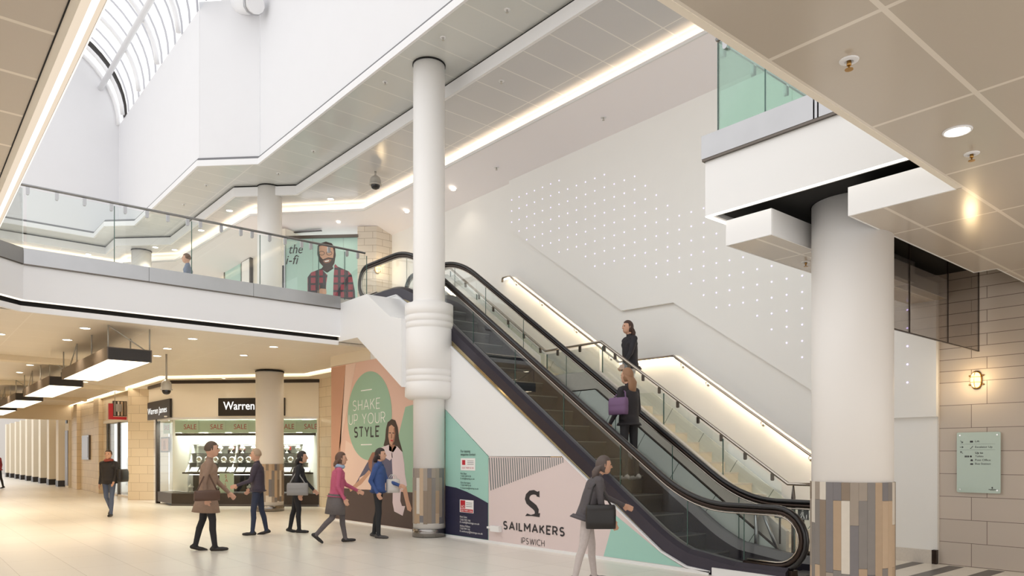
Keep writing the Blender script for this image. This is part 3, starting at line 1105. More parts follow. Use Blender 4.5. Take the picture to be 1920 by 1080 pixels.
# rail along the rear wall, lit from below
wr = thing('wall_handrail', 'lit steel handrail fixed along the white wall above the stair', 'handrail', (11.27, 9.5, 0))
wrl = [(5.2, 1.14), (5.36, 1.20), (8.58, 3.43), (9.93, 3.44), (13.38, 5.83), (13.62, 5.83)]
MB().tube([(11.26, *p) for p in wrl], 0.024, 8, ry=.024).build('rail', 'rail', wr)
MB().tube([(11.30, p[0], p[1] - .034) for p in wrl], 0.007, 6, ry=.007).build('light_strip', 'raillight', wr)
b = MB()
b.sweep(wrl, lambda p: [(11.255, p[0], p[1] - .022), (11.345, p[0], p[1] - .022), (11.345, p[0], p[1] - .014), (11.255, p[0], p[1] - .014)])
b.build('light_shield', 'rail', wr)  # plate added to stop the strip's glow spreading up the wall
MB().tube([(11.26, 13.62, 5.83), (11.26, 13.64, 5.82), (11.26, 13.64, 5.73)], 0.024, 8).build('rail_end', 'rail', wr)
for y in (5.9, 6.75, 7.85, 8.4, 10.2, 11.2, 12.3, 13.2):
    z = rz(y, wrl)
    b = MB().tube([(11.348, y, z - .09), (11.27, y, z - .08), (11.26, y, z - .03)], .012, 6)
    b.ball((11.335, y, z - .09), .035, 10, 0, (.4, 1, 1))
    b.build('bracket', 'chrome', wr)


# ================================================================== GLASS BALUSTRADES
def bracket_mb(p, along):
    """round ended clip hanging under the rail at p"""
    a = Vector(along).normalized()
    n = Vector((-a.y, a.x, 0))
    p = Vector(p)
    b = MB()
    w = .028
    pts = [p + a * -w + Vector((0, 0, -.005)), p + a * w + Vector((0, 0, -.005)), p + a * w + Vector((0, 0, -.105))]
    pts += [p + a * (w * math.cos(t)) + Vector((0, 0, -.105 - w * math.sin(t))) for t in (math.pi * .25, math.pi * .5, math.pi * .75)]
    pts += [p + a * -w + Vector((0, 0, -.105))]
    b.slab([q - n * .02 for q in pts], n * .04)
    return b


fb = thing('glass_balustrade', 'long glass balustrade with steel curb on the upper floor across the void', 'balustrade', (4.6, 14.33, 4.69))
steelpl = [(0.90, 13.62), (1.655, 14.305), (7.33, 14.305)]
b = MB()


def band(b, pl, z0, z1, t):
    for (xa, ya), (xb_, yb_) in zip(pl, pl[1:]):
        d = Vector((xb_ - xa, yb_ - ya, 0)).normalized()
        n = Vector((-d.y, d.x, 0)) * t
        b.slab([(xa, ya, z0), (xb_, yb_, z0), (xb_, yb_, z1), (xa, ya, z1)], n)


for i, (a, c) in enumerate(((0.90, 1.655), (1.66, 3.55), (3.555, 5.45), (5.455, 7.33))):
    ya = 13.62 if i == 0 else 14.305
    q = MB()
    band(q, [(a, ya), (c, 14.305)], 4.69, 4.945, 0.10)
    q.build('steel_curb', 'steel', fb)
    q = MB()
    band(q, [(a, ya - .004), (c, 14.301)], 4.672, 4.69, 0.08)
    q.build('curb_edge', 'steel_dark', fb)
RZ = 5.985
MB().tube([(1.0, 13.75, RZ), (1.62, 14.33, RZ), (7.93, 14.33, RZ)], 0.024, 8).build('handrail', 'steel', fb)
gx = [1.68, 2.58, 3.48, 4.38, 5.28, 6.18, 7.12, 7.98]
gx = [1.70, 3.0, 4.3, 5.6, 6.85, 7.45, 7.98]
for a, c in zip(gx, gx[1:]):
    g = MB().box(a + .006, c - .006, 14.345, 14.357, 4.90, RZ - .05).build('glass_panel', 'glass', fb)
    MB().box(c - .006, c + .006, 14.343, 14.359, 4.90, RZ - .05).build('glass_edge', 'glassedge', g)
MB().slab([(0.98, 13.77, 4.9), (1.66, 14.36, 4.9), (1.66, 14.36, RZ - .05), (0.98, 13.77, RZ - .05)], (-.008, .009, 0)).build('glass_panel', 'glass', fb)
brx = []
for px, py in ((51.8, 355), (106.7, 365), (158.7, 375), (209, 385), (235, 390), (276, 399), (315, 407), (352, 415), (376, 420), (415, 428), (452, 433), (473, 437), (506, 443), (535, 448), (566, 455), (583, 458), (617, 465), (651, 472), (671, 476)):
    brx.append(on(px, py, Y=14.33).x)
for x in brx:
    bracket_mb((x, 14.34, RZ - .02), (1, 0, 0)).build('bracket', 'steel', fb)

rb = thing('glass_balustrade', 'short glass balustrade with steel curb above the thick column', 'balustrade', (6.6, 4.0, 4.69))
for a, c in ((4.635, 3.40), (3.385, 3.36), (3.345, -4)):
    MB().box(6.565, 6.66, c, a, 4.69, 4.935).build('steel_curb', 'steel', rb)
MB().box(6.57, 6.68, -4, 4.63, 4.665, 4.69).build('curb_edge', 'steel_dark', rb)
MB().box(6.66, 11.3, 4.53, 4.635, 4.69, 4.935).build('steel_curb', 'steel', rb)
for a, c in ((4.455, 3.92), (3.905, 3.46), (3.445, 2.4), (2.39, 1.3), (1.29, .2)):
    g = MB().box(6.605, 6.617, c, a, 4.90, 5.87).build('glass_panel', 'glassgreen', rb)
    MB().box(6.603, 6.619, c - .012, c, 4.90, 5.87).build('glass_edge', 'glassedge', g)
MB().box(6.603, 6.619, 4.455, 4.463, 4.9, 5.87).build('glass_edge', 'glassedge', rb)
for a, c in ((6.63, 8.1), (8.11, 9.6), (9.61, 11.2)):
    MB().box(a, c, 4.45, 4.462, 4.9, 5.87).build('glass_panel', 'glassgreen', rb)
MB().tube([(6.60, -2, 5.90), (6.60, 4.46, 5.90), (11.3, 4.47, 5.90)], .024, 8).build('handrail', 'steel', rb)
for y in (4.36, 4.12, 3.92, 3.83, 3.66, 3.49, 3.3, 3.05, 2.8):
    bracket_mb((6.60, y, 5.89), (0, 1, 0)).build('bracket', 'steel', rb)
for x in (6.72, 7.3, 8.0, 8.7, 9.4):
    bracket_mb((x, 4.47, 5.89), (1, 0, 0)).build('bracket', 'steel', rb)

# ================================================================== CEILING RAFTS, SMOKE CURTAIN
r1 = thing('ceiling_raft', 'small white edged ceiling raft left of the thick column', 'ceiling panel', (8.5, 4.15, 3.75))
MB().box(6.69, 11.3, 3.90, 4.40, 3.75, 3.762).build('tile_face', 'tile_near', r1)
b = MB()
b.box(6.68, 6.70, 3.89, 4.41, 3.748, 4.01)
b.box(6.70, 11.3, 3.888, 3.90, 3.748, 4.01)
b.box(6.70, 11.3, 4.40, 4.412, 3.748, 4.01)
b.build('edge_frame', 'panelwhite', r1)
for x in (7.0, 9.5):
    MB().tube([(x, 4.15, 3.765), (x, 4.15, 4.12)], .004, 5).build('hanger', 'steel', r1)
r2 = thing('ceiling_raft', 'white edged ceiling raft cut back to the right of the thick column', 'ceiling panel', (8.3, 2.7, 3.75))
MB().box(6.72, 9.93, 2.2, 3.12, 3.75, 3.762).box(9.93, 11.4, 2.2, 2.88, 3.75, 3.762).build('tile_face', 'tile_near', r2)
b = MB()
b.box(6.70, 6.72, 2.245, 3.135, 3.747, 4.01)
b.box(6.72, 9.94, 3.12, 3.135, 3.747, 4.01)
b.box(9.93, 9.945, 2.895, 3.135, 3.747, 4.01)
b.box(9.93, 11.4, 2.88, 2.895, 3.747, 4.01)
b.build('edge_frame', 'panelwhite', r2)
sc = thing('smoke_curtain', 'tinted glass smoke curtain hanging between thick column and stone wall', 'glass screen', (9.6, 3.47, 2.96))
for a, c in ((7.95, 8.93), (8.935, 10.1), (10.105, 11.2)):
    g = MB().box(a, c - .005, 3.465, 3.475, 2.96, 4.1).build('glass_panel', 'glasssmoke', sc)
    MB().box(c - .006, c + .006, 3.463, 3.477, 2.96, 4.1).build('glass_edge', 'guide', g)
MB().box(7.95, 11.2, 3.46, 3.48, 2.95, 2.962).build('bottom_edge', 'guide', sc)
hb = MB().box(9.75, 10.7, 2.2, 2.52, 3.68, 3.75).build('bulkhead_box', 'panelwhite', None, (10.2, 2.3, 3.68))
tag(hb, 'white shallow box on the ceiling raft at the right edge near the stone wall', 'ceiling box')


# ================================================================== PRINTED HOARDINGS (plane X = 8.1)
XP = 8.098


def flat(pts, m, parent, name, x=XP - .0015, t=.001):
    """flat print on the hoarding plane; pts are (Y, z)"""
    b = MB().slab([(x, y, z) for y, z in pts], (t, 0, 0))
    return b.build(name, m, parent)


def px8(pts, k, ox, oy):
    """outline read off a crop of the photograph and laid on the hoarding plane"""
    out = []
    for u, v in pts:
        p = on(ox + u / k, oy + v / k, X=XP)
        out.append((p.y, p.z))
    return out


DX, DZ = (0, -1, 0), (0, 0, 1)


def line_text(s, px0, py0, px1, cap, m, parent, bold=0.0, x=XP - .004, name='lettering'):
    p, q = on(px0, py0, X=XP), on(px1, py0, X=XP)
    return text(s, (x, p.y, p.z), DX, DZ, cap, p.y - q.y, m, parent, name, bold)


h1 = thing('advertising_hoarding', 'pink advertising hoarding with a green circle and a printed long-haired woman', 'hoarding', (8.12, 14.2, 0.03))
HB = [(16.29, 0.045), (11.95, 0.045), (11.95, 2.70), (13.37, 3.665), (16.29, 3.68)]
MB().slab([(8.10, y, z) for y, z in HB], (0.04, 0, 0)).build('panel', 'print_pink', h1)
flat([(16.285, 0.05), (16.285, 0.78), (11.96, 0.80), (11.96, 0.05)], 'print_brown', h1, 'dark_band', XP - .001)
flat([(16.285, 3.66), (16.285, 0.80), (15.9, 0.80), (15.75, 2.2), (15.55, 3.66)], 'print_tan', h1, 'tan_facet', XP - .001)
flat([(15.55, 3.66), (15.05, 3.66), (15.9, 1.6)], 'print_pink_l', h1, 'light_facet', XP - .001)
flat([(15.7, 0.80), (15.55, 1.9), (13.6, 1.3), (13.9, 0.80)], 'print_pink_l', h1, 'light_facet', XP - .001)
flat([(12.95, 2.55), (11.96, 2.66), (11.96, 0.80), (12.95, 0.80), (13.25, 1.9)], 'print_green', h1, 'green_facet', XP - .001)
flat([(14.47 + 0.985 * math.cos(2 * math.pi * k / 64), 2.43 + 0.985 * math.sin(2 * math.pi * k / 64)) for k in range(64)], 'print_green', h1, 'green_circle', XP - .002)
for (xa, xb_, y) in ((117, 182, 107), (117, 182, 428)):
    p, q = on(640 + xa / 3.175, 700 + y / 3.175, X=XP), on(640 + xb_ / 3.175, 700 + y / 3.175, X=XP)
    flat([(p.y, p.z), (q.y, p.z), (q.y, p.z + .022), (p.y, p.z + .022)], 'print_white', h1, 'white_rule', XP - .003)
line_caps('SHAKE', 661.2, 771, 712.6, .24, .07, 'print_white', h1)
line_caps('UP YOUR', 654.0, 797, 722.3, .24, .07, 'print_white', h1)
line_caps('STYLE', 663.5, 821, 711.2, .25, .15, 'print_ink', h1)
K8 = (3.175, 640, 700)
pw = lambda pts, m, n, d: flat(px8(pts, *K8), m, h1, n, XP - .002 - d * .0006)
pw([(195, 470), (225, 455), (215, 600), (150, 645), (100, 660), (60, 690), (95, 640), (150, 540)], 'print_jean', 'printed_jacket', 1)
pw([(205, 455), (230, 445), (300, 470), (320, 640), (290, 660), (215, 640), (200, 540)], 'print_jean', 'printed_jacket', 2)
pw([(110, 620), (165, 590), (215, 625), (195, 692), (110, 692), (96, 664)], 'print_pink_l', 'printed_bag', 2)
pw([(48, 688), (120, 625), (165, 575), (178, 590), (120, 660), (55, 705)], 'print_skin', 'printed_arm', 3)
pw([(165, 560), (160, 520), (185, 470), (205, 470), (185, 520), (180, 590)], 'print_skin_d', 'printed_arm', 3)
pw([(360, 672), (386, 666), (404, 755), (420, 805), (414, 824), (394, 814), (378, 750)], 'print_skin', 'printed_arm', 3)
pw([(300, 272), (322, 280), (336, 320), (344, 390), (366, 468), (348, 455), (330, 432), (300, 445), (270, 438), (252, 430), (262, 390), (266, 335), (276, 292)], 'print_hair', 'printed_hair', 3)
pw([(285, 425), (318, 425), (330, 440), (310, 470), (285, 460)], 'print_skin_d', 'printed_neck', 4)
pw([(284, 318), (300, 306), (318, 322), (323, 360), (316, 405), (302, 432), (288, 418), (280, 375)], 'print_skin', 'printed_face', 5)
pw([(302, 432), (316, 405), (323, 360), (318, 322), (312, 330), (314, 370), (306, 410)], 'print_skin_d', 'printed_cheek', 6)
pw([(284, 352), (297, 352), (297, 358), (284, 357)], 'print_hair', 'printed_eye', 6)
pw([(305, 352), (318, 354), (318, 359), (305, 358)], 'print_hair', 'printed_eye', 6)
pw([(298, 360), (304, 360), (305, 388), (296, 388)], 'print_skin_d', 'printed_nose', 6)
pw([(292, 398), (302, 395), (311, 399), (302, 407)], 'print_red', 'printed_lips', 6)
pw([(318, 432), (335, 436), (364, 470), (376, 540), (380, 600), (392, 668), (366, 694), (356, 690), (352, 760), (362, 790), (381, 790), (366, 848), (316, 822), (306, 770), (308, 640), (300, 480), (305, 452)], 'print_shirt', 'printed_shirt', 4)
pw([(228, 445), (285, 425), (300, 440), (306, 500), (290, 520), (230, 480), (205, 470)], 'print_shirt', 'printed_shirt', 4)

h2 = thing('information_hoarding', 'teal and navy hoarding with leasing notices, right of the slender column', 'hoarding', (8.12, 10.85, 0.03))
MB().slab([(8.10, y, z) for y, z in ((11.53, .045), (10.205, .045), (10.205, 1.525), (11.53, 2.425))], (.04, 0, 0)).build('panel', 'print_teal', h2)
flat([(11.525, .05), (10.21, .05), (10.21, .69)] + px8([(428, 555), (340, 505), (250, 460), (160, 425), (72, 408)], 4.5, 820, 820) + [(11.525, 1.02)], 'print_navy', h2, 'navy_field', XP - .001)
K4 = (4.5, 820, 820)
for (u0, v0, u1, v1) in ((198, 176, 320, 286), (190, 524, 306, 646)):
    p, q = on(820 + u0 / 4.5, 820 + v0 / 4.5, X=XP), on(820 + u1 / 4.5, 820 + v1 / 4.5, X=XP)
    z0 = q.z + .01
    flat([(p.y, p.z), (q.y, p.z), (q.y, z0), (p.y, z0)], 'print_white', h2, 'agent_card', XP - .002)
    w, h = p.y - q.y, p.z - z0
    if v0 < 300:
        flat([(p.y - .1 * w, p.z - .15 * h), (p.y - .32 * w, p.z - .15 * h), (p.y - .32 * w, p.z - .55 * h), (p.y - .1 * w, p.z - .55 * h)], 'print_red', h2, 'red_block', XP - .003)
        text('020 7409 0130', (XP - .003, p.y - .1 * w, p.z - .85 * h), DX, DZ, .13 * h, .8 * w, 'print_red', h2)
    else:
        flat([(p.y - .05 * w, p.z - .05 * h), (p.y - .4 * w, p.z - .05 * h), (p.y - .4 * w, p.z - .68 * h), (p.y - .05 * w, p.z - .68 * h)], 'print_red', h2, 'red_block', XP - .003)
        flat([(p.y - .05 * w, p.z - .72 * h), (p.y - .96 * w, p.z - .72 * h), (p.y - .96 * w, p.z - .97 * h), (p.y - .05 * w, p.z - .97 * h)], 'print_red', h2, 'red_block', XP - .003)
        text('ACI', (XP - .0045, p.y - .1 * w, p.z - .63 * h), DX, DZ, .2 * h, .26 * w, 'print_white', h2)
        text('020 7499 1166', (XP - .0045, p.y - .09 * w, p.z - .92 * h), DX, DZ, .14 * h, .82 * w, 'print_white', h2)
    for k in range(3):
        zz = p.z - (.2 + .14 * k) * h
        flat([(p.y - .46 * w, zz), (p.y - .9 * w, zz), (p.y - .9 * w, zz - .04 * h), (p.y - .46 * w, zz - .04 * h)], 'print_grey', h2, 'card_line', XP - .003)
for s, u, v, uw, m, cap in (('For leasing', 198, 128, 278, 'print_ink', .05), ('enquiries contact', 198, 155, 324, 'print_ink', .05),
                            ('Main Shaw', 197, 312, 248, 'print_ink', .033), ('T 020 7409 0130', 197, 333, 285, 'print_ink', .03), ('E info@leasing.co.uk', 197, 353, 315, 'print_ink', .03),
                            ('Chris Harrington', 197, 388, 280, 'print_ink', .033), ('T 020 7409 0130', 197, 410, 285, 'print_ink', .03), ('E enquiries@leasing.co.uk', 197, 432, 348, 'print_ink', .03),
                            ('Mark Cabot', 192, 676, 252, 'print_white', .036), ('T 020 7499 1166', 192, 700, 280, 'print_white', .033), ('E mail@lettings.co.uk', 192, 720, 356, 'print_white', .033),
                            ('Anthony Williams', 192, 752, 278, 'print_white', .036), ('T 020 7499 1166', 192, 774, 276, 'print_white', .033), ('E anthony@lettings.co.uk', 192, 796, 384, 'print_white', .033)):
    line_text(s, 820 + u / 4.5, 820 + v / 4.5, 820 + uw / 4.5, cap, m, h2)
wb = thing('wall_bracket', 'small white box fixed low across the navy and blush panels', 'bracket', (8.06, 10.0, 0.3))
p, q = on(922, 990, X=8.06), on(938, 990, X=8.06)
MB().box(8.02, 8.095, p.y, q.y, p.z - .055, p.z + .045).build('bracket_box', 'panelwhite', wb)
MB().box(8.05, 8.095, p.y, p.y + .13, p.z - .015, p.z + .02).build('bracket_arm', 'panelwhite', wb)

h3 = thing('logo_panel', 'blush panel under the escalator with a large dark letter and town name', 'hoarding', (8.12, 8.3, 0.03))
MB().slab([(8.10, y, z) for y, z in ((10.195, .045), (5.98, .045), (6.37, .21), (8.275, 1.52), (10.195, 1.53))], (.03, 0, 0)).build('panel', 'print_blush', h3)
pa, pb_ = on(1153, 965, X=XP), on(1131.7, 1047, X=XP)
flat([(pa.y, pa.z), (pb_.y, .05), (6.0, .05), (6.37, .205)], 'print_teal', h3, 'teal_corner', XP - .001)
b = MB()
N = 34
for k in range(N):
    u = 434 + (1072 - 434) * (k / N) ** 0.97
    w = 8.5 * (1 - .25 * k / N)
    ub = 445 - 0
    # lower edge of the striped field
    f = (u - 440) / (1080 - 440)
    vb = 447 + (207 - 447) * f ** 1.0
    vt = 172
    sl = 14 * (vb - vt) / 270
    q4 = px8([(u, vt), (u + w, vt), (u + w + sl, vb - 3), (u + sl, vb)], *K4)
    b.slab([(XP - .0018, y, min(z, 1.515)) for y, z in q4], (.001, 0, 0))
b.build('stripe_pattern', 'print_grey', h3)
# the big letter: thick S with a sail shaped foot
cl = [(852, 498), (842, 474), (815, 463), (785, 468), (764, 490), (757, 518), (768, 545), (795, 568), (822, 590), (838, 615), (838, 640), (826, 655)]
wd = [13, 16, 19, 21, 22, 23, 24, 25, 25, 23, 19, 10]
L_, R_ = [], []
for i, (u, v) in enumerate(cl):
    a, c = cl[max(0, i - 1)], cl[min(len(cl) - 1, i + 1)]
    dx, dy = c[0] - a[0], c[1] - a[1]
    n = math.hypot(dx, dy)
    nx, ny = -dy / n, dx / n
    L_.append((u + nx * wd[i] * .8, v + ny * wd[i]))
    R_.append((u - nx * wd[i] * .8, v - ny * wd[i]))
b = MB()
for i in range(len(cl) - 1):
    q4 = px8([L_[i], L_[i + 1], R_[i + 1], R_[i]], *K4)
    b.slab([(XP - .002, y, z) for y, z in q4], (.001, 0, 0))
q4 = px8([(742, 664), (758, 642), (790, 655), (830, 642), (868, 640), (862, 674), (800, 664)], *K4)
b.slab([(XP - .0022, y, z) for y, z in q4], (.001, 0, 0))
q4 = px8([(862, 452), (862, 508), (838, 492), (838, 462)], *K4)
b.slab([(XP - .0022, y, z) for y, z in q4], (.001, 0, 0))
b.build('big_letter', 'print_ink', h3)
line_caps('SAILMAKERS', 943, 992.5, 1059, .150, .17, 'print_ink', h3)
line_caps('IPSWICH', 977, 1019, 1020.7, .105, .09, 'print_ink', h3)

# ================================================================== DIRECTION SIGN, BULKHEAD LAMPS
sg = thing('direction_sign', 'pale green glass direction sign on the beige stone wall', 'sign', (11.42, 3.54, 1.03))
XS = 11.40
yl, yr, zb_, zt_ = 3.803, 3.272, 1.036, 1.87
b = MB()
r = .02
rc_ = []
for cx_, cz_, a0 in ((yr + r, zt_ - r, 0), (yl - r, zt_ - r, 90), (yl - r, zb_ + r, 180), (yr + r, zb_ + r, 270)):
    for k in range(4):
        a = math.radians(a0 + 30 * k)
        rc_.append((XS, cx_ - r * math.cos(a), cz_ + r * math.sin(a)))
b.slab(rc_, (.012, 0, 0)).build('glass_plate', 'signglass', sg)
for y in (yl - .04, yr + .04):
    for z in (zt_ - .04, zb_ + .04):
        MB().tube([(XS - .004, y, z), (11.44, y, z)], .010, 10).build('standoff', 'chrome', sg)
sw, sh = yl - yr, zt_ - zb_


def sp(u, v):
    return (yl - u * sw, zt_ - v * sh)


def stext(s, u, v, uw, cap, m='print_ink', bold=0.0):
    y, z = sp(u, v)
    text(s, (XS - .002, y, z), DX, DZ, cap, uw * sw if uw else None, m, sg, 'lettering', bold)


def spoly(pts, m='print_ink', n='pictogram'):
    MB().slab([(XS - .0015, *sp(u, v)) for u, v in pts], (.001, 0, 0)).build(n, m, sg)


stext('Lift', .43, .165, .10, .026)
stext('Escalator Up', .43, .258, .39, .026)
stext('Up to', .43, .355, .18, .026, bold=.02)
stext('Toilets', .43, .412, .19, .026)
stext('Post Office', .43, .473, .35, .026)
stext('Bus Station', .43, .534, .35, .026)
for v in (.195, .29):
    spoly([(.08, v), (.88, v), (.88, v + .002), (.08, v + .002)], n='rule')


def arrow(u, v, a):
    ca, sa = math.cos(a), math.sin(a)
    k = sh / sw
    for q in ([(-.04, -.005), (.03, -.005), (.03, .005), (-.04, .005)], [(.045, 0), (.01, .03), (.005, .02), (.028, 0)], [(.045, 0), (.028, 0), (.005, -.02), (.01, -.03)]):
        spoly([(u + (x * ca - y * sa), v - (x * sa + y * ca) / k) for x, y in q], n='arrow')


arrow(.115, .155, -math.pi / 4)
arrow(.115, .245, 0)
arrow(.115, .335, math.pi * .75)
spoly([(.31, .14), (.38, .14), (.38, .17), (.31, .17)])
spoly([(.31, .262), (.33, .262), (.37, .228), (.385, .228), (.385, .236), (.375, .236), (.335, .27), (.31, .27)])
for u in (.19, .225, .262):
    spoly([(u, .385), (u + .022, .385), (u + .026, .415), (u - .004, .415)])
spoly([(.33 + .025 * math.cos(t), .40 + .016 * math.sin(t)) for t in [k * .6283 for k in range(10)]])
spoly([(.33, .448), (.37, .448), (.38, .478), (.32, .478)])
spoly([(.32, .513), (.38, .513), (.385, .53), (.385, .538), (.315, .538), (.315, .53)])
spoly([(.80, .90), (.83, .895), (.83, .91), (.82, .915), (.835, .925), (.81, .925), (.80, .915)])
stext('SAILMAKERS', .735, .945, .17, .012, bold=.03)
stext('IPSWICH', .775, .958, .09, .007)


def bulkhead_lamp(c, nrm, label, s=1.0):
    """oval ship lamp with a brass cage; nrm points away from the wall"""
    c = Vector(c)
    n = Vector(nrm).normalized()
    t = Vector((0, 0, 1)).cross(n)
    lamp = thing('bulkhead_lamp', label, 'wall lamp', c)
    up = Vector((0, 0, 1))
    w, h = .062 * s, .112 * s

    def oval(k, d, N=28):
        out = []
        for i in range(N):
            a = 2 * math.pi * i / N
            q = 2.6
            x = math.copysign(abs(math.cos(a)) ** (2 / q), math.cos(a)) * w * k
            z = math.copysign(abs(math.sin(a)) ** (2 / q), math.sin(a)) * h * k
            out.append(c + t * x + up * z + n * d)
        return out
    b = MB()
    b.sweep([(1.12, 0), (1.12, .018), (1.0, .03)], lambda p: oval(*p), 0, False)
    b.build('back_plate', 'brass', lamp)
    b = MB()
    b.sweep([(.93, .03), (.93, .05), (.84, .075), (.55, .098), (.1, .106)], lambda p: oval(*p), 0, True)
    b.build('glass_cover', 'lampglow', lamp)
    b = MB()
    for z in (-.3, .35):
        b.tube([c + t * x * w + up * z * h + n * d for x, d in ((-1.06, .02), (-1.0, .06), (-.6, .095), (0, .11), (.6, .095), (1.0, .06), (1.06, .02))], .0045 * s, 6)
    b.tube([c + up * z * h + n * d for z, d in ((-1.06, .02), (-1.0, .06), (-.6, .095), (0, .112), (.6, .095), (1.0, .06), (1.06, .02))], .0045 * s, 6)
    b.build('cage', 'brass', lamp)
    for z in (-.55, .55):
        for x in (-1, 1):
            b = MB()
            p = c + t * x * w * 1.12 + up * z * h + n * .012
            b.tube([p, p + t * x * .022 * s], .010 * s, 8)
            b.build('lug', 'brass', lamp)
    l = bpy.data.lights.new('lamp_bulb', 'POINT')
    l.energy = 5
    l.color = (1, .75, .42)
    l.shadow_soft_size = .08
    o = bpy.data.objects.new('lamp_bulb', l)
    COL.objects.link(o)
    o.location = c + n * .24
    return lamp


bulkhead_lamp((11.438, 3.568, 2.59), (-1, 0, 0), 'brass caged bulkhead lamp glowing on the stone wall above the direction sign')
bulkhead_lamp(on(707, 503, Y=19.03), (0, -1, 0), 'small glowing bulkhead lamp on the upstairs tiled pier behind the escalator', 1.3)

# ================================================================== LED POINTS OF THE REAR WALL
ORD = ['first', 'second', 'third', 'fourth', 'fifth', 'sixth', 'seventh', 'eighth', 'ninth', 'tenth', 'eleventh', 'twelfth', 'thirteenth', 'fourteenth',
       'fifteenth', 'sixteenth', 'seventeenth', 'eighteenth', 'nineteenth', 'twentieth', 'twenty-first', 'twenty-second', 'twenty-third', 'twenty-fourth',
       'twenty-fifth', 'twenty-sixth', 'twenty-seventh', 'twenty-eighth']
dot = MB()
n = 10
dot.sweep([(.012, 0), (.012, .004), (.006, .008)], lambda p: [(-p[1], p[0] * math.cos(2 * math.pi * j / n), p[0] * math.sin(2 * math.pi * j / n)) for j in range(n)])
dmesh = dot.mesh('led_point', 'led_dot')
tops = [7.671, 7.671, 7.671, 7.671, 7.671, 7.671, 7.671, 7.405, 7.405, 7.405, 7.405, 7.405, 7.132, 7.132, 7.132, 6.868, 6.61, 6.335, 6.075, 6.075, 6.075, 5.815, 5.275, 5.01, 4.75, 4.75, 4.485, 4.485]
bots = [7.14, 6.865, 6.6, 6.6, 6.34, 6.34, 6.078, 6.078, 6.078, 5.81, 5.55, 5.55, 5.55, 5.55, 5.55, 5.28, 5.015, 5.015, 5.015, 4.745, 4.485, 4.217, 4.217, 4.217, 3.95, 3.68, 3.42, 3.154]
dots = []
for c_, (t_, b_) in enumerate(zip(tops, bots)):
    y = 13.395 - .27163 * c_
    k = int(round((t_ - b_) / .2655)) + 1
    for i in range(k):
        z = t_ - i * (t_ - b_) / max(1, k - 1)
        dots.append((y, z, 'violet LED point in the white wall, %s down in the %s lit column from left' % (ORD[i], ORD[c_])))
for i in range(5):
    dots.append((4.437, 3.68 - i * .2655, 'violet LED point in the white wall right of thick column, %s down' % ORD[i]))
for y, z, lab in dots:
    o = bpy.data.objects.new('led_point', dmesh)
    COL.objects.link(o)
    o.location = (11.349, y, z)
    tag(o, lab, 'LED light', 'violet LED points in the rear wall')


# ================================================================== CEILING FITTINGS
def downlight(p, label, group, r=.07, power=0, size=2.0, col=(1, .89, .74)):
    t = thing('downlight', label, 'downlight', p, group)
    x, y, z = p
    MB().tube([(x + (r + .008) * math.cos(a), y + (r + .008) * math.sin(a), z - .003) for a in [math.pi * k / 10 for k in range(20)]], .009, 6, closed=True).build('rim', 'white', t)
    MB().lathe((x, y, z), [(r - .004, .004), (r - .004, -.004)], 20).build('lamp', 'lamp', t)
    if power:
        spot((x, y, z - .02), power, col, size, .7)
    return t


def sprinkler(p, label, group, s=1.0):
    t = thing('sprinkler', label, 'sprinkler', p, group)
    x, y, z = p
    MB().lathe((x, y, z), [(.042 * s, 0), (.04 * s, -.006), (.02 * s, -.01), (.012 * s, -.004)], 18).build('rosette', 'white', t)
    b = MB().lathe((x, y, z), [(.010 * s, -.005), (.010 * s, -.03), (.004 * s, -.035), (.004 * s, -.05)], 10)
    b.lathe((x, y, z), [(.018 * s, -.05), (.018 * s, -.054)], 12)
    b.build('head', 'brass' if s < 1.27 else 'camgrey', t)
    return t


near_dl = downlight((5.51, 1.835, 3.75), 'bright downlight in the glossy tan ceiling at the upper right', 'near ceiling fittings', .075, 40, 1.5)
for p, lab in (((4.069, 1.898, 3.75), 'white sprinkler in the large tan ceiling tile, upper right'), ((6.009, 1.907, 3.75), 'white sprinkler just below the bright downlight of the tan ceiling'),
               ((7.932, 4.192, 3.75), 'sprinkler under the small raft left of the thick column')):
    sprinkler(p, lab, 'near ceiling fittings', 1.25)
for i, (x, y) in enumerate([(2.77, 15.59), (2.77, 17.4), (1.63, 17.42), (4.69, 15.59), (4.69, 17.38), (4.85, 18.82), (6.39, 17.38), (2.79, 22.87), (2.81, 25.1), (6.39, 15.6), (4.75, 22.9), (2.8, 29.5), (4.8, 27.0)]):
    downlight((x, y, 3.93), 'mall ceiling downlight, ' + ('nearest the bridge, left of the first light box', 'behind the first one left of the light boxes', 'at the far left edge of the picture', 'first right above the nearest light box',
              'between the nearest light box and the hanging camera', 'just left of the hanging camera rod', 'above the jewellery shop, left of the cream column', 'beside the second light box',
              'beside the third light box', 'close to the bridge edge near the hoarding', 'hidden between first and second light boxes', 'beyond the third light box', 'right of the third light box')[i],
              'mall ceiling downlights', .085, 70 if i < 11 else 90)
for i, (x, y) in enumerate([(7.6, 22.3), (8.16, 22.6)]):
    downlight((x, y, 3.86), 'small downlight over the shop window, ' + ('left', 'right') [i] + ' of the pair by the column', 'shopfront downlights', .05, 10)
for i, p in enumerate([(7.889, 9.43), (7.54, 10.8), (7.555, 12.84), (7.92, 16.88), (7.84, 18.82), (6.66, 20.93), (6.66, 22.96)]):
    sprinkler((*p, 9.03), 'white sprinkler in the grey upper ceiling, %s along from the top of the picture' % ORD[i], 'upper ceiling sprinklers', 1.3)
for i, p in enumerate([(9.42, 18.98), (7.597, 21.8), (7.574, 24.3), (7.58, 27.2), (6.98, 27.3), (5.4, 29.8)]):
    downlight((*p, 8.75), 'bright upper ceiling downlight, %s going left from the ceiling camera' % ORD[i], 'upper ceiling downlights', .085, 60)
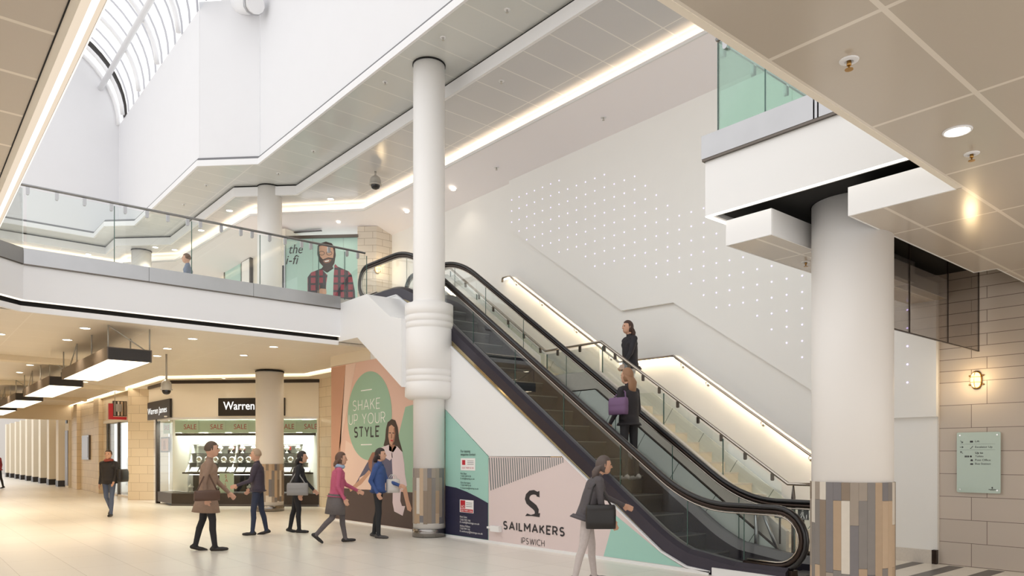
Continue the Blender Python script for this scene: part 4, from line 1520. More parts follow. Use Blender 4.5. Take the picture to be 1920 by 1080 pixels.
sprinkler((8.957, 10.88, 8.75), 'grey sprinkler in the inner ceiling right of the slender column', 'upper ceiling sprinklers', 1.4)
for i, (p, z) in enumerate((((10.877, 10.0), 8.31), ((10.85, 13.36), 8.31))):
    sprinkler((*p, z), 'sprinkler in the pale sloping soffit, ' + ('nearer', 'farther') [i] + ' of the two above the lit wall', 'soffit sprinklers', 1.4)
for i, (p, z) in enumerate((((10.898, 15.157), 8.30), ((10.91, 17.37), 8.30), ((10.05, 19.73), 8.405))):
    downlight((*p, z), 'small soffit downlight, %s along from the slender column' % ORD[i], 'soffit downlights', .06, 14)
for p, q, lab in ((on(833, 400, Z=8.14), on(948, 350, Z=8.14), 'black ceiling slot beside the white wall right of the slender column'), (on(546, 441, Z=8.2), on(603, 437, Z=8.2), 'grey ceiling slot above the mint hoarding')):
    d = (q - p)
    sd = Vector((-d.y, d.x, 0)).normalized() * .035
    d.z = 0
    p.z = q.z = (8.15 if 'black' in lab else 8.26)
    b = MB().slab([p - sd, q - sd, q + sd, p + sd], (0, 0, .02))
    o = b.build('ceiling_slot', 'signblack', None, p)
    tag(o, lab, 'ceiling vent')


def cctv(p, drop, label, s=1.0):
    t = thing('cctv_camera', label, 'camera', p)
    x, y, z = p
    MB().tube([(x, y, z), (x, y, z - drop)], .022 * s, 10).build('mount_rod', 'camgrey', t)
    zb = z - drop
    MB().lathe((x, y, zb), [(.035 * s, .02), (.06 * s, 0), (.10 * s, -.04), (.118 * s, -.10), (.12 * s, -.20), (.135 * s, -.205), (.135 * s, -.225), (.11 * s, -.23)], 24).build('housing', 'camgrey', t)
    b = MB()
    b.lathe((x, y, zb - .225), [(.098 * s, 0), (.095 * s, -.04), (.075 * s, -.08), (.04 * s, -.10), (.005, -.107)], 20)
    b.build('dome', 'smoked', t)
    return t


cctv((9.38, 16.42, 8.75), .12, 'white dome camera hanging from the upper grey tile ceiling', 1.2)
cctv((4.94, 18.38, 3.93), .62, 'dome camera hanging on a rod from the mall ceiling', 1.0)

# ================================================================== LIGHT BOXES OF THE MALL
def light_box(y0, y1, label):
    t = thing('pendant_light_box', label, 'pendant light', (3.38, (y0 + y1) / 2, 3.30), 'light boxes along the mall ceiling')
    x0, x1, z0, z1 = 3.0, 3.76, 3.30, 3.52
    b = MB()
    b.box(x0, x0 + .02, y0, y1, z0, z1, 0)
    b.box(x1 - .02, x1, y0, y1, z0, z1, 0)
    b.box(x0 + .02, x1 - .02, y0, y0 + .02, z0, z1, 1)
    b.box(x0 + .02, x1 - .02, y1 - .02, y1, z0, z1, 1)
    b.box(x0, x1, y0, y1, z1, z1 + .012, 0)
    b.build('frame', ['boxside', 'boxdark'], t)
    MB().box(x0 + .022, x1 - .022, y0 + .022, y1 - .022, z0 + .01, z0 + .02).build('diffuser', 'lightbox', t)
    for y in (y0 + .05, y0 + 1.5, y0 + 3.0, y1 - .05):
        for x in (x0 + .03, x1 - .03):
            MB().tube([(x, y, z1), (x, y, 3.93)], .014, 6).build('hanger', 'camgrey', t)
    MB().tube([(x0 + .03, y0 + .05, 3.93), (x1 - .1, y0 + .05, z1)], .012, 6).build('brace', 'camgrey', t)
    MB().tube([(x0 + .03, y0 + 3.0, 3.93), (x0 + .03, y0 + 3.8, z1)], .012, 6).build('brace', 'camgrey', t)
    return t


for i in range(5):
    light_box(14.93 + 6.45 * i, 19.55 + 6.45 * i, 'bronze light box under the mall ceiling, ' + ('largest and nearest', 'second from the bridge', 'third from the bridge', 'fourth from the bridge', 'farthest down the mall')[i])
for x, y in ((8.9, .8), (10.3, .2), (7.4, -.6)):
    downlight((x, y, 3.75), 'warm ceiling downlight beyond the right edge, %s' % ('nearest the thick column', 'nearest the stone wall', 'nearest the viewer')[int(x * 2) % 3], 'near ceiling fittings', .075, 90, 1.5)
t = light_box(21.5, 26.1, 'partly seen light box at the far left edge of the mall ceiling')
t.location.x = 1.02


# ================================================================== JEWELLERY SHOP ON THE CORNER
P0 = Vector((9.89, 20.71, 0))
U = Vector((-.70711, .70711, 0))
IN = Vector((.70711, .70711, 0))
UP = Vector((0, 0, 1))


def sh(u, d, z, p0=P0):
    return p0 + U * u + IN * d + UP * z


def sbox(b, u0, u1, d0, d1, z0, z1, mi=0, p0=P0):
    c = sh((u0 + u1) / 2, (d0 + d1) / 2, (z0 + z1) / 2, p0)
    b.obox(c, U * abs(u1 - u0) / 2, IN * abs(d1 - d0) / 2, UP * abs(z1 - z0) / 2, mi)
    return b


def on_diag(px, py, s=30.6):
    v = ray(px, py)
    return Vector((0, 0, EYE)) + v * (s / (v.x + v.y))


def diag_u(px, py, s=30.6, p0=P0):
    p = on_diag(px, py, s)
    return (p - p0).dot(U), p.z


shop = thing('shopfront', 'cream jewellery shopfront with lit display windows on the mall corner', 'shopfront', (8.25, 22.35, 0))
LU = 4.65
sbox(MB(), 0, LU, 0, .14, 2.72, 3.76).build('fascia', 'cream', shop)
MB().slab([(6.6, 24.0, 2.72), (6.6, 26.6, 2.72), (6.6, 26.6, 3.76), (6.6, 24.0, 3.76)], (.14, 0, 0)).build('fascia', 'cream', shop)
b = sbox(MB(), -.02, LU, -.04, .14, 3.76, 3.855)
b.box(6.56, 6.7, 24.0, 26.6, 3.76, 3.855)
b.build('top_bar', 'darkplinth', shop)
b = sbox(MB(), 0, LU, 0, .9, .06, .38)
b.slab([(6.6, 24.0, .06), (6.6, 25.7, .06), (6.6, 25.7, .38), (6.6, 24.0, .38)], (.6, 0, 0))
b.build('plinth', 'darkplinth', shop)
sbox(MB(), 0.02, LU, -.02, 1.0, 0, .06).build('step_slab', 'stripe', shop)
b = sbox(MB(), 0, .05, -.01, .08, .38, 2.72)
b.build('window_frame', 'cream', shop)
MB().box(6.58, 6.7, 25.62, 25.74, .0, 2.72).build('window_frame', 'darkplinth', shop)
b = sbox(MB(), 0, LU, 0, .06, 2.66, 2.73)
b.box(6.6, 6.66, 24, 25.7, 2.66, 2.73)
b.build('window_head', 'white', shop)
for a, c in ((.05, 1.15), (1.16, 2.3), (2.31, 3.45), (3.46, 4.64)):
    sbox(MB(), a, c, .03, .04, .38, 2.66).build('glass_panel', 'glassshop', shop)
MB().box(6.63, 6.64, 24.02, 25.6, .38, 2.66).build('glass_panel', 'glassshop', shop)
b = sbox(MB(), 0, LU, 1.0, 1.05, .38, 3.7)
b.box(7.25, 7.3, 24.6, 26.6, .38, 3.7)
sbox(b, 0, LU + .3, .1, 1.0, 2.74, 2.78)
b.box(9.88, 9.95, 20.75, 22.0, .38, 3.7)
b.build('display_back', 'shop_in', shop)
sbox(MB(), .1, LU - .2, .25, .95, .98, 1.03).build('display_shelf', 'darkplinth', shop)
sbox(MB(), .1, LU - .2, .9, .99, .40, .98).build('velvet_back', 'velvet', shop)
b = sbox(MB(), .06, LU - .05, .12, .2, 2.16, 2.24)
b.build('light_beam', 'darkplinth', shop)
b = sbox(MB(), .1, LU - .1, .21, .26, 2.15, 2.165)
sbox(b, .1, LU - .1, .86, .9, .93, .945)
b.build('light_strip', 'led_white', shop)
sbox(MB(), .06, LU - .05, .10, .11, 2.26, 2.64).build('header_band', 'mint_poster', shop)
for k in range(6):      # curved white dividers
    u = .75 + .72 * k
    b = MB()
    pr = [(.95, 2.12), (.80, 2.12), (.74, 1.8), (.62, 1.45), (.45, 1.2), (.28, 1.03), (.95, 1.03)]
    b.slab([sh(u, d, z) for d, z in pr], U * .03)
    b.build('divider', 'shop_in', shop)
for z in (1.32, 1.62, 1.9):
    d = {1.32: .5, 1.62: .65, 1.9: .75}[z]
    sbox(MB(), .12, LU - .25, d, .98, z - .012, z).build('glass_shelf', 'boxdark' if z > 1.3 else 'signblack', shop)
area(tuple(sh(2.3, .50, 2.7)), 170, 4.0, .5, (1, .97, .9), turn=math.pi * .75)
area((6.95, 24.9, 2.6), 35, .4, 1.2, (1, .97, .9))

# sign boards
u0, z0 = diag_u(535, 780)
u1, z1 = diag_u(411, 747)
sgn = thing('shop_sign', 'dark sign board with white lettering on the shop fascia behind the cream column', 'sign', sh((u0 + u1) / 2, -.05, 2.76))
sbox(MB(), u0, u1, -.06, 0, 2.76, 3.30).build('board', 'signblack', sgn)
text('Warren James', sh(u1 - .16, -.064, 2.95), -U, UP, .24, (u1 - u0) - .30, 'textwhite', sgn, 'lettering', .01)
sgn2 = thing('shop_sign', 'dark sign board on the shop corner return, lettering partly cut off by the pier', 'sign', (6.55, 24.9, 2.7))
MB().box(6.53, 6.6, 23.95, 26.5, 2.72, 3.30).build('board', 'signblack', sgn2)
text('Warren James', (6.526, 26.45, 2.9), DX, DZ, .2, 2.2, 'textwhite', sgn2, 'lettering', .0)

# SALE posters
SALE_AT = [(.28, 'far right by the brick pier'), (1.0, 'first right of the cream column'), (1.72, 'just hidden behind the cream column'), (2.5, 'left of the cream column'), (3.25, 'middle of the window'), (4.1, 'left end of the slanted window')]
for u, w in SALE_AT:
    t = thing('sale_poster', 'mint SALE poster along the top of the shop window, ' + w, 'poster', sh(u, .085, 2.28), 'sale posters')
    sbox(MB(), u - .27, u + .27, .08, .09, 2.24, 2.62).build('sheet', 'mint_poster', t)
    text('SALE', sh(u + .2, .077, 2.36), -U, UP, .15, .4, 'print_red', t)
t = thing('sale_poster', 'mint SALE poster in the narrow window round the shop corner', 'poster', (6.68, 24.8, 2.28), 'sale posters')
MB().box(6.68, 6.69, 24.4, 25.2, 2.24, 2.62).build('sheet', 'mint_poster', t)
text('SALE', (6.677, 25.1, 2.36), DX, DZ, .15, .55, 'print_red', t)
t = thing('sale_poster', 'tall mint poster with SALE written downwards low in the shop window', 'poster', sh(2.95, .12, .42), 'sale posters')
sbox(MB(), 2.72, 3.18, .11, .12, .40, 1.0).build('sheet', 'mint_poster', t)
for k, ch in enumerate('SALE'):
    text(ch, sh(3.0, .107, .86 - .13 * k), -U, UP, .10, None, 'print_red', t)
fr_ = thing('framed_portrait', 'small framed portrait hanging in the corner window of the jewellery shop', 'picture', (7.2, 25.4, 1.5))
p, q = on(303, 820, X=7.2), on(318, 848, X=7.2)
MB().box(7.17, 7.2, p.y, q.y, q.z, p.z).build('frame', 'darkplinth', fr_)
MB().box(7.165, 7.17, p.y - .06, q.y + .06, q.z + .05, p.z - .05).build('picture', 'print_skin', fr_)
MB().slab([(7.163, (p.y + q.y) / 2 + .18, q.z + .1), (7.163, (p.y + q.y) / 2 - .18, q.z + .1), (7.163, (p.y + q.y) / 2 - .1, p.z - .12), (7.163, (p.y + q.y) / 2 + .12, p.z - .12)], (.002, 0, 0)).build('figure', 'print_skin_d', fr_)


# displays: necklace busts, ring stands, watch cases, trays
def make_bust(p):
    t = thing('necklace_bust', 'white necklace bust', 'jewellery stand', p)
    x, y, z = p
    b = MB().lathe((x, y, z), [(.055, 0), (.05, .02), (.018, .05), (.02, .09), (.075, .14), (.085, .17), (.06, .20), (.025, .225), (.022, .26), (.0, .262)], 14)
    b.build('stand', 'shop_in', t)
    MB().tube([(x + .07 * math.cos(a), y + .07 * math.sin(a), z + .175 - .03 * math.cos(a - 3.9)) for a in [k * math.pi / 6 for k in range(12)]], .006, 5, closed=True).build('necklace', 'jewel', t)
    return t


def make_ring(p):
    t = thing('bracelet_stand', 'round bracelet stand', 'jewellery stand', p)
    x, y, z = p
    b = MB()
    c = Vector((x, y, z + .10))
    pts = [c + (U * math.cos(a) + UP * math.sin(a)) * .075 for a in [2 * math.pi * k / 16 for k in range(16)]]
    b.tube(pts, .022, 7, closed=True)
    b.obox(c - UP * .09, U * .05, IN * .03, UP * .01)
    b.build('padded_ring', 'shop_in', t)
    b = MB().obox(c + IN * .01, U * .04, IN * .004, UP * .04)
    b.build('watch_face', 'jewel', t)
    return t


def make_tray(p):
    t = thing('jewellery_tray', 'sloping jewellery tray', 'jewellery tray', p)
    c = Vector(p)
    b = MB().slab([c - U * .12, c + U * .12, c + U * .12 + IN * .14 + UP * .13, c - U * .12 + IN * .14 + UP * .13], UP * .02)
    b.build('pad', 'shop_in', t)
    b = MB()
    for i in range(4):
        for j in range(3):
            b.ball(c + U * (-.09 + .06 * i) + IN * (.02 + .045 * j) + UP * (.03 + .042 * j), .014, 6)
    b.build('rings', 'jewel', t)
    return t


def make_case(p):
    t = thing('watch_case', 'red watch case', 'watch case', p)
    c = Vector(p)
    MB().obox(c + UP * .05, U * .085, IN * .05, UP * .05).build('box', 'velvet', t)
    MB().obox(c + UP * .14 + IN * .05, U * .085, IN * .01, UP * .07).build('lid', 'redbox', t)
    MB().ball(c + UP * .10, .035, 10).build('watch', 'jewel', t)
    return t


def make_card(p):
    t = thing('price_card', 'white price card board', 'display card', p)
    c = Vector(p)
    MB().obox(c + UP * .09, U * .15, IN * .006, UP * .09).build('card', 'shop_in', t)
    b = MB()
    for k in range(3):
        b.obox(c + UP * (.05 + .04 * k) - IN * .008, U * (.10 - .02 * k), IN * .002, UP * .006)
    b.build('print', 'print_grey', t)
    return t


def rowof(make, us, d, z, what, where, grp):
    proto = None
    for i, u in enumerate(us):
        lab = '%s %s, %s from the right' % (what, where, ORD[i])
        p = sh(u, d, z)
        if proto is None:
            proto = make(p)
            proto['label'] = lab
            proto['group'] = grp
        else:
            copy_thing(proto, p, lab, grp)


rowof(make_bust, [.5, .95, 1.45, 1.9, 2.4, 3.45, 3.9, 4.3], .5, .40, 'white necklace bust', 'low in the shop window', 'necklace busts')
rowof(make_tray, [.25 + .30 * k for k in range(14)], .34, 1.03, 'sloping white ring tray', 'along the window front', 'ring trays')
rowof(make_ring, [.3 + .27 * k for k in range(15)], .58, 1.32, 'round bracelet stand', 'on the middle shelf', 'bracelet stands')
rowof(make_case, [.55, 1.25, 2.05, 2.75, 3.1, 3.8], .72, 1.62, 'red watch case', 'on the upper shelf', 'watch cases')
rowof(make_card, [.35 + .36 * k for k in range(12)], .85, 1.9, 'white price card', 'on the top shelf', 'price cards')
rowof(make_bust, [.9 + .36 * k for k in range(9)], .66, 1.62, 'white necklace bust', 'on the upper shelf', 'upper necklace busts')

# ================================================================== MALL BEYOND THE JEWELLER
ent = thing('shopfront', 'glazed shop entrance with small round lights beyond the tiled pier', 'shopfront', (6.6, 31, 0))
MB().box(6.6, 6.9, 28.6, 33.0, 2.9, 3.9).build('fascia', 'soffit_warm', ent)
MB().box(6.5, 6.9, 28.6, 33.0, 2.82, 2.92).build('canopy', 'cream', ent)
for y in (29.35, 31.1, 32.9):
    MB().box(6.62, 6.74, y, y + .14, 0, 2.82).build('frame', 'steel_dark', ent)
MB().box(6.66, 6.68, 29.49, 31.1, .1, 2.82).build('glass_panel', 'glassshop', ent)
MB().box(6.66, 6.68, 31.24, 32.9, .1, 2.82).build('glass_panel', 'glassshop', ent)
MB().box(7.4, 7.5, 28.6, 33, 0, 2.9).build('back_wall', mat('shop_grey_brown', (150, 132, 112), .6, noise=.25, nscale=3), ent)
MB().box(6.62, 7.4, 28.6, 33, 0, .06).build('sill', 'stair', ent)
for k, z in enumerate((2.45, 2.0, 1.2, .75)):
    MB().ball((7.3, 30.6, z), .06, 10).build('round_light', 'lamp', ent)
MB().box(7.2, 7.3, 29.6, 30.6, 2.62, 2.68).build('light_bar', 'led_white', ent)
MB().box(7.0, 7.3, 29.6, 30.3, .3, .5).build('display_light', 'led_white', ent)
hs = thing('hanging_sign', 'striped brown hanging sign with a red edge beside the tiled pier', 'sign', on(222, 768, Y=29.2))
p, q = on(204, 751, Y=29.2), on(238, 787, Y=29.2)
p2 = on(212, 757, Y=29.2)
MB().box(p2.x, q.x, 29.2, 29.3, q.z + .12, p.z).build('board', 'signblack', hs)
MB().box(p.x, p2.x, 29.19, 29.31, q.z, p.z - .1).build('red_edge', 'print_red', hs)
MB().box(p2.x, q.x, 29.19, 29.31, q.z, q.z + .1).build('red_edge', 'print_red', hs)
w = q.x - p2.x
for k, (a, c, m) in enumerate(((.05, .2, 0), (.32, .45, 2), (.55, .7, 1), (.78, .95, 3))):
    MB().box(p2.x + a * w, p2.x + c * w, 29.185, 29.2, q.z + .14, p.z - .02).build('stripe', WOODS[m], hs)
MB().box(p2.x + .2 * w, p2.x + .65 * w, 29.17, 29.2, q.z + .28, q.z + .55).build('plaque', 'steel', hs)
MB().tube([(p2.x + .15 * w, 29.25, p.z), (p2.x + .15 * w, 29.25, 3.93)], .012, 6).build('hanger', 'camgrey', hs)
ps = thing('poster_case', 'grey poster case on the buff tiled mall wall', 'poster', (6.55, 36.7, 1.37))
MB().box(6.52, 6.6, 35.97, 37.46, 1.37, 2.43).build('case', 'steel_dark', ps)
MB().box(6.51, 6.52, 36.1, 37.33, 1.45, 2.35).build('poster', mat('poster_grey_blue', (140, 140, 150), .3), ps)
dr = thing('service_door', 'narrow grey service door far down the mall wall', 'door', (6.55, 40.9, 0))
MB().box(6.5, 6.62, 40.5, 41.4, 0, 3.9).build('surround', 'soffit_warm', dr)
MB().box(6.47, 6.5, 40.6, 41.3, .1, 2.75).build('leaf', mat('door_grey', (120, 116, 120), .4), dr)
MB().box(6.46, 6.47, 40.7, 40.74, 1.0, 1.3).build('handle', 'chrome', dr)
tag(MB().box(6.46, 6.5, 40.75, 41.1, 3.1, 3.6).build('wall_vent', 'signblack', None, (6.46, 40.9, 3.1)), 'dark narrow vent above the grey service door', 'vent')
pp = None
fins = []
for i, px in enumerate((109.5, 92, 76, 62.5, 50.5, 39.5, 30, 20, 12)):
    r_ = (px - CX) / F_PX
    dx, dy = math.sin(YAW) + math.cos(YAW) * r_, math.cos(YAW) - math.sin(YAW) * r_
    y = 6.35 / dx * dy
    fins.append(y)
    lab = 'pale mall pilaster with a dark foot, %s along beyond the grey service door' % ORD[i]
    if pp is None:
        pp = thing('pilaster', lab, 'pilaster', (6.6, y, 0), 'pilasters down the mall')
        MB().box(6.35, 7.1, y, y + .7, .3, 3.8 if y < 46 else 5.2).build('shaft', 'soffit_warm', pp)
        MB().box(6.33, 7.1, y - .02, y + .72, 0, .3).build('foot', 'signblack', pp)
    else:
        copy_thing(pp, (6.6, y, 0), lab)
struct('wall_mall_far', MB().box(7.11, 7.3, 41.4, 95, 0, 5.2), mat('mall_grey', (176, 170, 164), .6))
ds = thing('distant_shop', 'tiny colourful storefront at the far end of the mall', 'shopfront', on(4, 884, Y=95))
p, q = on(-30, 770, Y=95), on(13, 890, Y=95)
MB().box(p.x, q.x, 95, 95.5, 0, p.z).build('front', mat('distant_blue', (120, 130, 170), .5), ds)
p, q = on(0, 800, Y=94.9), on(9, 822, Y=94.9)
c = (p + q) / 2
MB().lathe((c.x, 94.9, c.z), [(1.0, -.5), (1.1, 0), (1.0, .5)], 16).build('round_sign', mat('distant_purple', (150, 80, 150), .5), ds)
MB().box(on(0, 0, Y=94.8).x, on(10, 0, Y=94.8).x, 94.8, 94.95, 0, 2.4).build('window', mat('distant_window', (60, 50, 80), .3), ds)
MB().box(on(2, 0, Y=94.7).x, on(8, 0, Y=94.7).x, 94.7, 94.8, .6, 2.0).build('display', 'print_red', ds)

# ================================================================== UPSTAIRS: MINT HOARDING AND SHOPS
SD = 29.93
PU = Vector((10.50, 19.43, 0))
mh = thing('advertising_hoarding', 'mint upstairs hoarding with a bearded man in a plaid shirt', 'hoarding', (9.7, 20.2, ZF))
b = MB()
LU2 = 2.19
sbox(b, 0, LU2, 0, .05, ZF, 8.0, 0, PU)
b.build('panel', 'print_mint', mh)
sbox(MB(), -.02, LU2, -.03, .06, 7.98, 8.07, 0, PU).build('top_frame', 'steel_dark', mh)
for u in (.42, 1.35):
    sbox(MB(), u, u + .006, -.002, 0, ZF, 7.98, 0, PU).build('panel_joint', 'print_grey', mh)


def dtext(s, px0, py, px1, cap, m, shear=0.0, bold=0.0):
    p, q = on_diag(px0, py, SD), on_diag(px1, py, SD)
    text(s, p - IN * .006, -U, UP, cap, (p - q).dot(U), m, mh, 'lettering', bold, shear)


dtext('the', 542.5, 475.5, 568, .27, 'print_ink', .25)
dtext('i-fi', 536, 495.7, 560.5, .27, 'print_ink', .25)


def dprint(pts, m, n, k):
    q = [on_diag(500 + u / 7.2, 420 + v / 7.2, SD) - IN * (.002 + .001 * k) for u, v in pts]
    MB().slab(q, IN * .0008).build(n, m, mh)


dprint([(553, 720), (600, 655), (740, 600), (785, 655), (822, 690), (805, 800), (800, 900), (790, 1000), (553, 1000)], 'print_plaid', 'printed_shirt', 1)
dprint([(905, 580), (925, 540), (960, 575), (1110, 640), (1150, 690), (1190, 900), (1200, 1060), (895, 1060)], 'print_plaid', 'printed_shirt', 1)
dprint([(785, 655), (860, 610), (915, 570), (905, 700), (895, 1060), (800, 1060), (805, 800), (822, 690)], 'print_mint', 'printed_vest', 2)
dprint([(770, 560), (880, 560), (905, 600), (820, 660), (770, 630), (740, 605)], 'print_hair', 'printed_beard', 2)
dprint([(688, 300), (720, 262), (800, 238), (880, 262), (925, 330), (933, 420), (915, 530), (880, 590), (770, 580), (715, 520), (685, 410)], 'print_hair', 'printed_hair', 3)
dprint([(712, 300), (800, 282), (890, 298), (908, 380), (898, 460), (830, 452), (760, 478), (725, 440), (704, 380)], 'print_skin', 'printed_face', 4)
dprint([(760, 500), (830, 470), (880, 480), (850, 520), (790, 530)], 'print_skin_d', 'printed_mouth', 5)
dprint([(780, 500), (845, 488), (838, 505), (795, 513)], 'print_white', 'printed_smile', 6)
for cx_ in (745, 845):
    ring = [(cx_ + 40 * math.cos(t), 395 + 30 * math.sin(t)) for t in [k * math.pi / 8 for k in range(16)]]
    rin = [(cx_ + 33 * math.cos(t), 395 + 23 * math.sin(t)) for t in [k * math.pi / 8 for k in range(16)]]
    for k in range(16):
        dprint([ring[k], ring[(k + 1) % 16], rin[(k + 1) % 16], rin[k]], 'print_ink', 'printed_glasses', 6)
dprint([(720, 825), (785, 818), (795, 885), (720, 895)], 'print_ink', 'printed_phone', 4)
dprint([(690, 900), (735, 870), (805, 880), (810, 935), (790, 960), (690, 940)], 'print_skin', 'printed_hand', 5)
uw = thing('shop_window', 'teal glazed shop window behind the balustrade, left of the upstairs column', 'window', (9.28, 26.2, ZF))
p, q = on(425, 497, X=9.28), on(454, 540, X=9.28)
MB().box(9.22, 9.3, q.y, p.y, ZF, p.z).build('glass_front', 'print_mint', uw)
MB().box(9.2, 9.3, q.y, p.y, p.z, p.z + .12).build('frame', 'steel_dark', uw)
MB().box(9.2, 9.3, p.y, p.y + .08, ZF, p.z).build('frame', 'steel_dark', uw)
up_ = thing('shop_poster', 'white poster with a red splash in a black frame upstairs', 'poster', (9.26, 25, ZF))
p, q = on(455, 488, X=9.25), on(472, 545, X=9.25)
MB().box(9.2, 9.29, q.y, p.y, ZF, p.z).build('frame', 'signblack', up_)
MB().box(9.19, 9.2, q.y + .08, p.y - .08, ZF, p.z - .1).build('sheet', 'print_white', up_)
b = MB()
for k in range(7):
    a = k * 2.4
    b.ball((9.188, (p.y + q.y) / 2 + .1 * math.cos(a), ZF + .75 + .12 * math.sin(a)), .09, 8, 0, (.05, 1, 1))
b.build('splash', 'print_red', up_)
hd = thing('handrail_bar', 'sloping dark signage bar upstairs left of the white column', 'sign bar', (9.2, 27, 6.5))
p, q = on(415, 497, X=9.1), on(470, 465, X=9.1)
MB().tube([p, q], .035, 6).build('bar', 'steel_dark', hd)
dw = thing('doorway', 'dark open doorway beside the mint upstairs hoarding', 'doorway', (9.0, 21.2, ZF))
MB().slab([(8.93, 21.0, ZF), (8.75, 21.2, ZF), (8.75, 21.2, 7.2), (8.93, 21.0, 7.2)], (-.01, -.01, 0)).build('opening', 'smoked', dw)
MB().slab([(8.95, 20.97, ZF), (8.93, 20.99, ZF), (8.93, 20.99, 7.9), (8.95, 20.97, 7.9)], (-.02, -.02, 0)).build('frame', 'steel', dw)

# duct and up-light on the ledge of the void wall
du = thing('roof_duct', 'pale round duct resting on the ledge beside the skylight', 'duct', on(465, 12, X=6.9))
p, q, r_ = on(428, 2, X=6.9), on(452, 10, X=6.9), on(480, 8, X=6.9)
MB().tube([p - Vector((0, 0, -.1)), q, r_], .22, 12).build('pipe', 'white', du)
MB().tube([q + (r_ - q) * .8, q + (r_ - q) * .9], .25, 12).build('collar', 'steel', du)


# ================================================================== PEOPLE
class Body:
    """tapered limbs and rounded masses that a voxel remesh grows into one surface"""

    def __init__(self):
        self.mb = MB()
        self.keys = []      # (p0, p1, radius, material index) for colouring by nearest limb

    def limb(self, p0, r0, p1, r1, mi, n=10):
        p0, p1 = Vector(p0), Vector(p1)
        d = p1 - p0
        L = max(1e-5, d.length)
        t = d / L
        up = Vector((0, 0, 1)) if abs(t.z) < .95 else Vector((1, 0, 0))
        s = t.cross(up).normalized()
        u = s.cross(t)
        rings = []
        for k in (-85, -50, -15):
            a = math.radians(k)
            rings.append((p0 + t * (r0 * math.sin(a)), r0 * math.cos(a)))
        for k in (15, 50, 85):
            a = math.radians(k)
            rings.append((p1 + t * (r1 * math.sin(a)), r1 * math.cos(a)))
        self.mb.sweep(rings, lambda q: [q[0] + s * (q[1] * math.cos(2 * math.pi * j / n)) + u * (q[1] * math.sin(2 * math.pi * j / n)) for j in range(n)])
        self.keys.append((p0, p1, (r0 + r1) / 2, mi))

    def mass(self, c, sc, mi, R=None):
        c = Vector(c)
        n0 = len(self.mb.v)
        self.mb.ball((0, 0, 0), 1, 16, 0, sc)
        for i in range(n0, len(self.mb.v)):
            v = Vector(self.mb.v[i])
            if R is not None:
                v = R @ v
            self.mb.v[i] = tuple(c + v)
        self.keys.append((c, c, min(sc), mi))

    def bake(self, name, mats, vox, smooth=4):
        me = self.mb.mesh(name + '_raw', [])
        o = bpy.data.objects.new(name + '_raw', me)
        COL.objects.link(o)
        m = o.modifiers.new('r', 'REMESH')
        m.mode = 'VOXEL'
        m.voxel_size = vox
        m2 = o.modifiers.new('s', 'SMOOTH')
        m2.factor = .5
        m2.iterations = smooth
        dg = bpy.context.evaluated_depsgraph_get()
        out = bpy.data.meshes.new_from_object(o.evaluated_get(dg))
        bpy.data.objects.remove(o)
        bpy.data.meshes.remove(me)
        out.name = name
        out.materials.clear()
        for q in mats:
            out.materials.append(q)
        mi = []
        for p in out.polygons:
            c = p.center
            best, bi = 1e9, 0
            for a, b_, r, k in self.keys:
                ab = b_ - a
                l2 = ab.length_squared
                t = 0 if l2 < 1e-9 else max(0, min(1, (c - a).dot(ab) / l2))
                d = (c - (a + ab * t)).length - r
                if d < best:
                    best, bi = d, k
            mi.append(bi)
        out.polygons.foreach_set('material_index', mi)
        out.polygons.foreach_set('use_smooth', [True] * len(mi))
        return out


def pmat(rgb, rough=.75):
    key = 'cloth_%d_%d_%d' % rgb
    if key not in M:
        M[key] = mat(key, rgb, rough, noise=.12, nscale=25)
    return M[key]


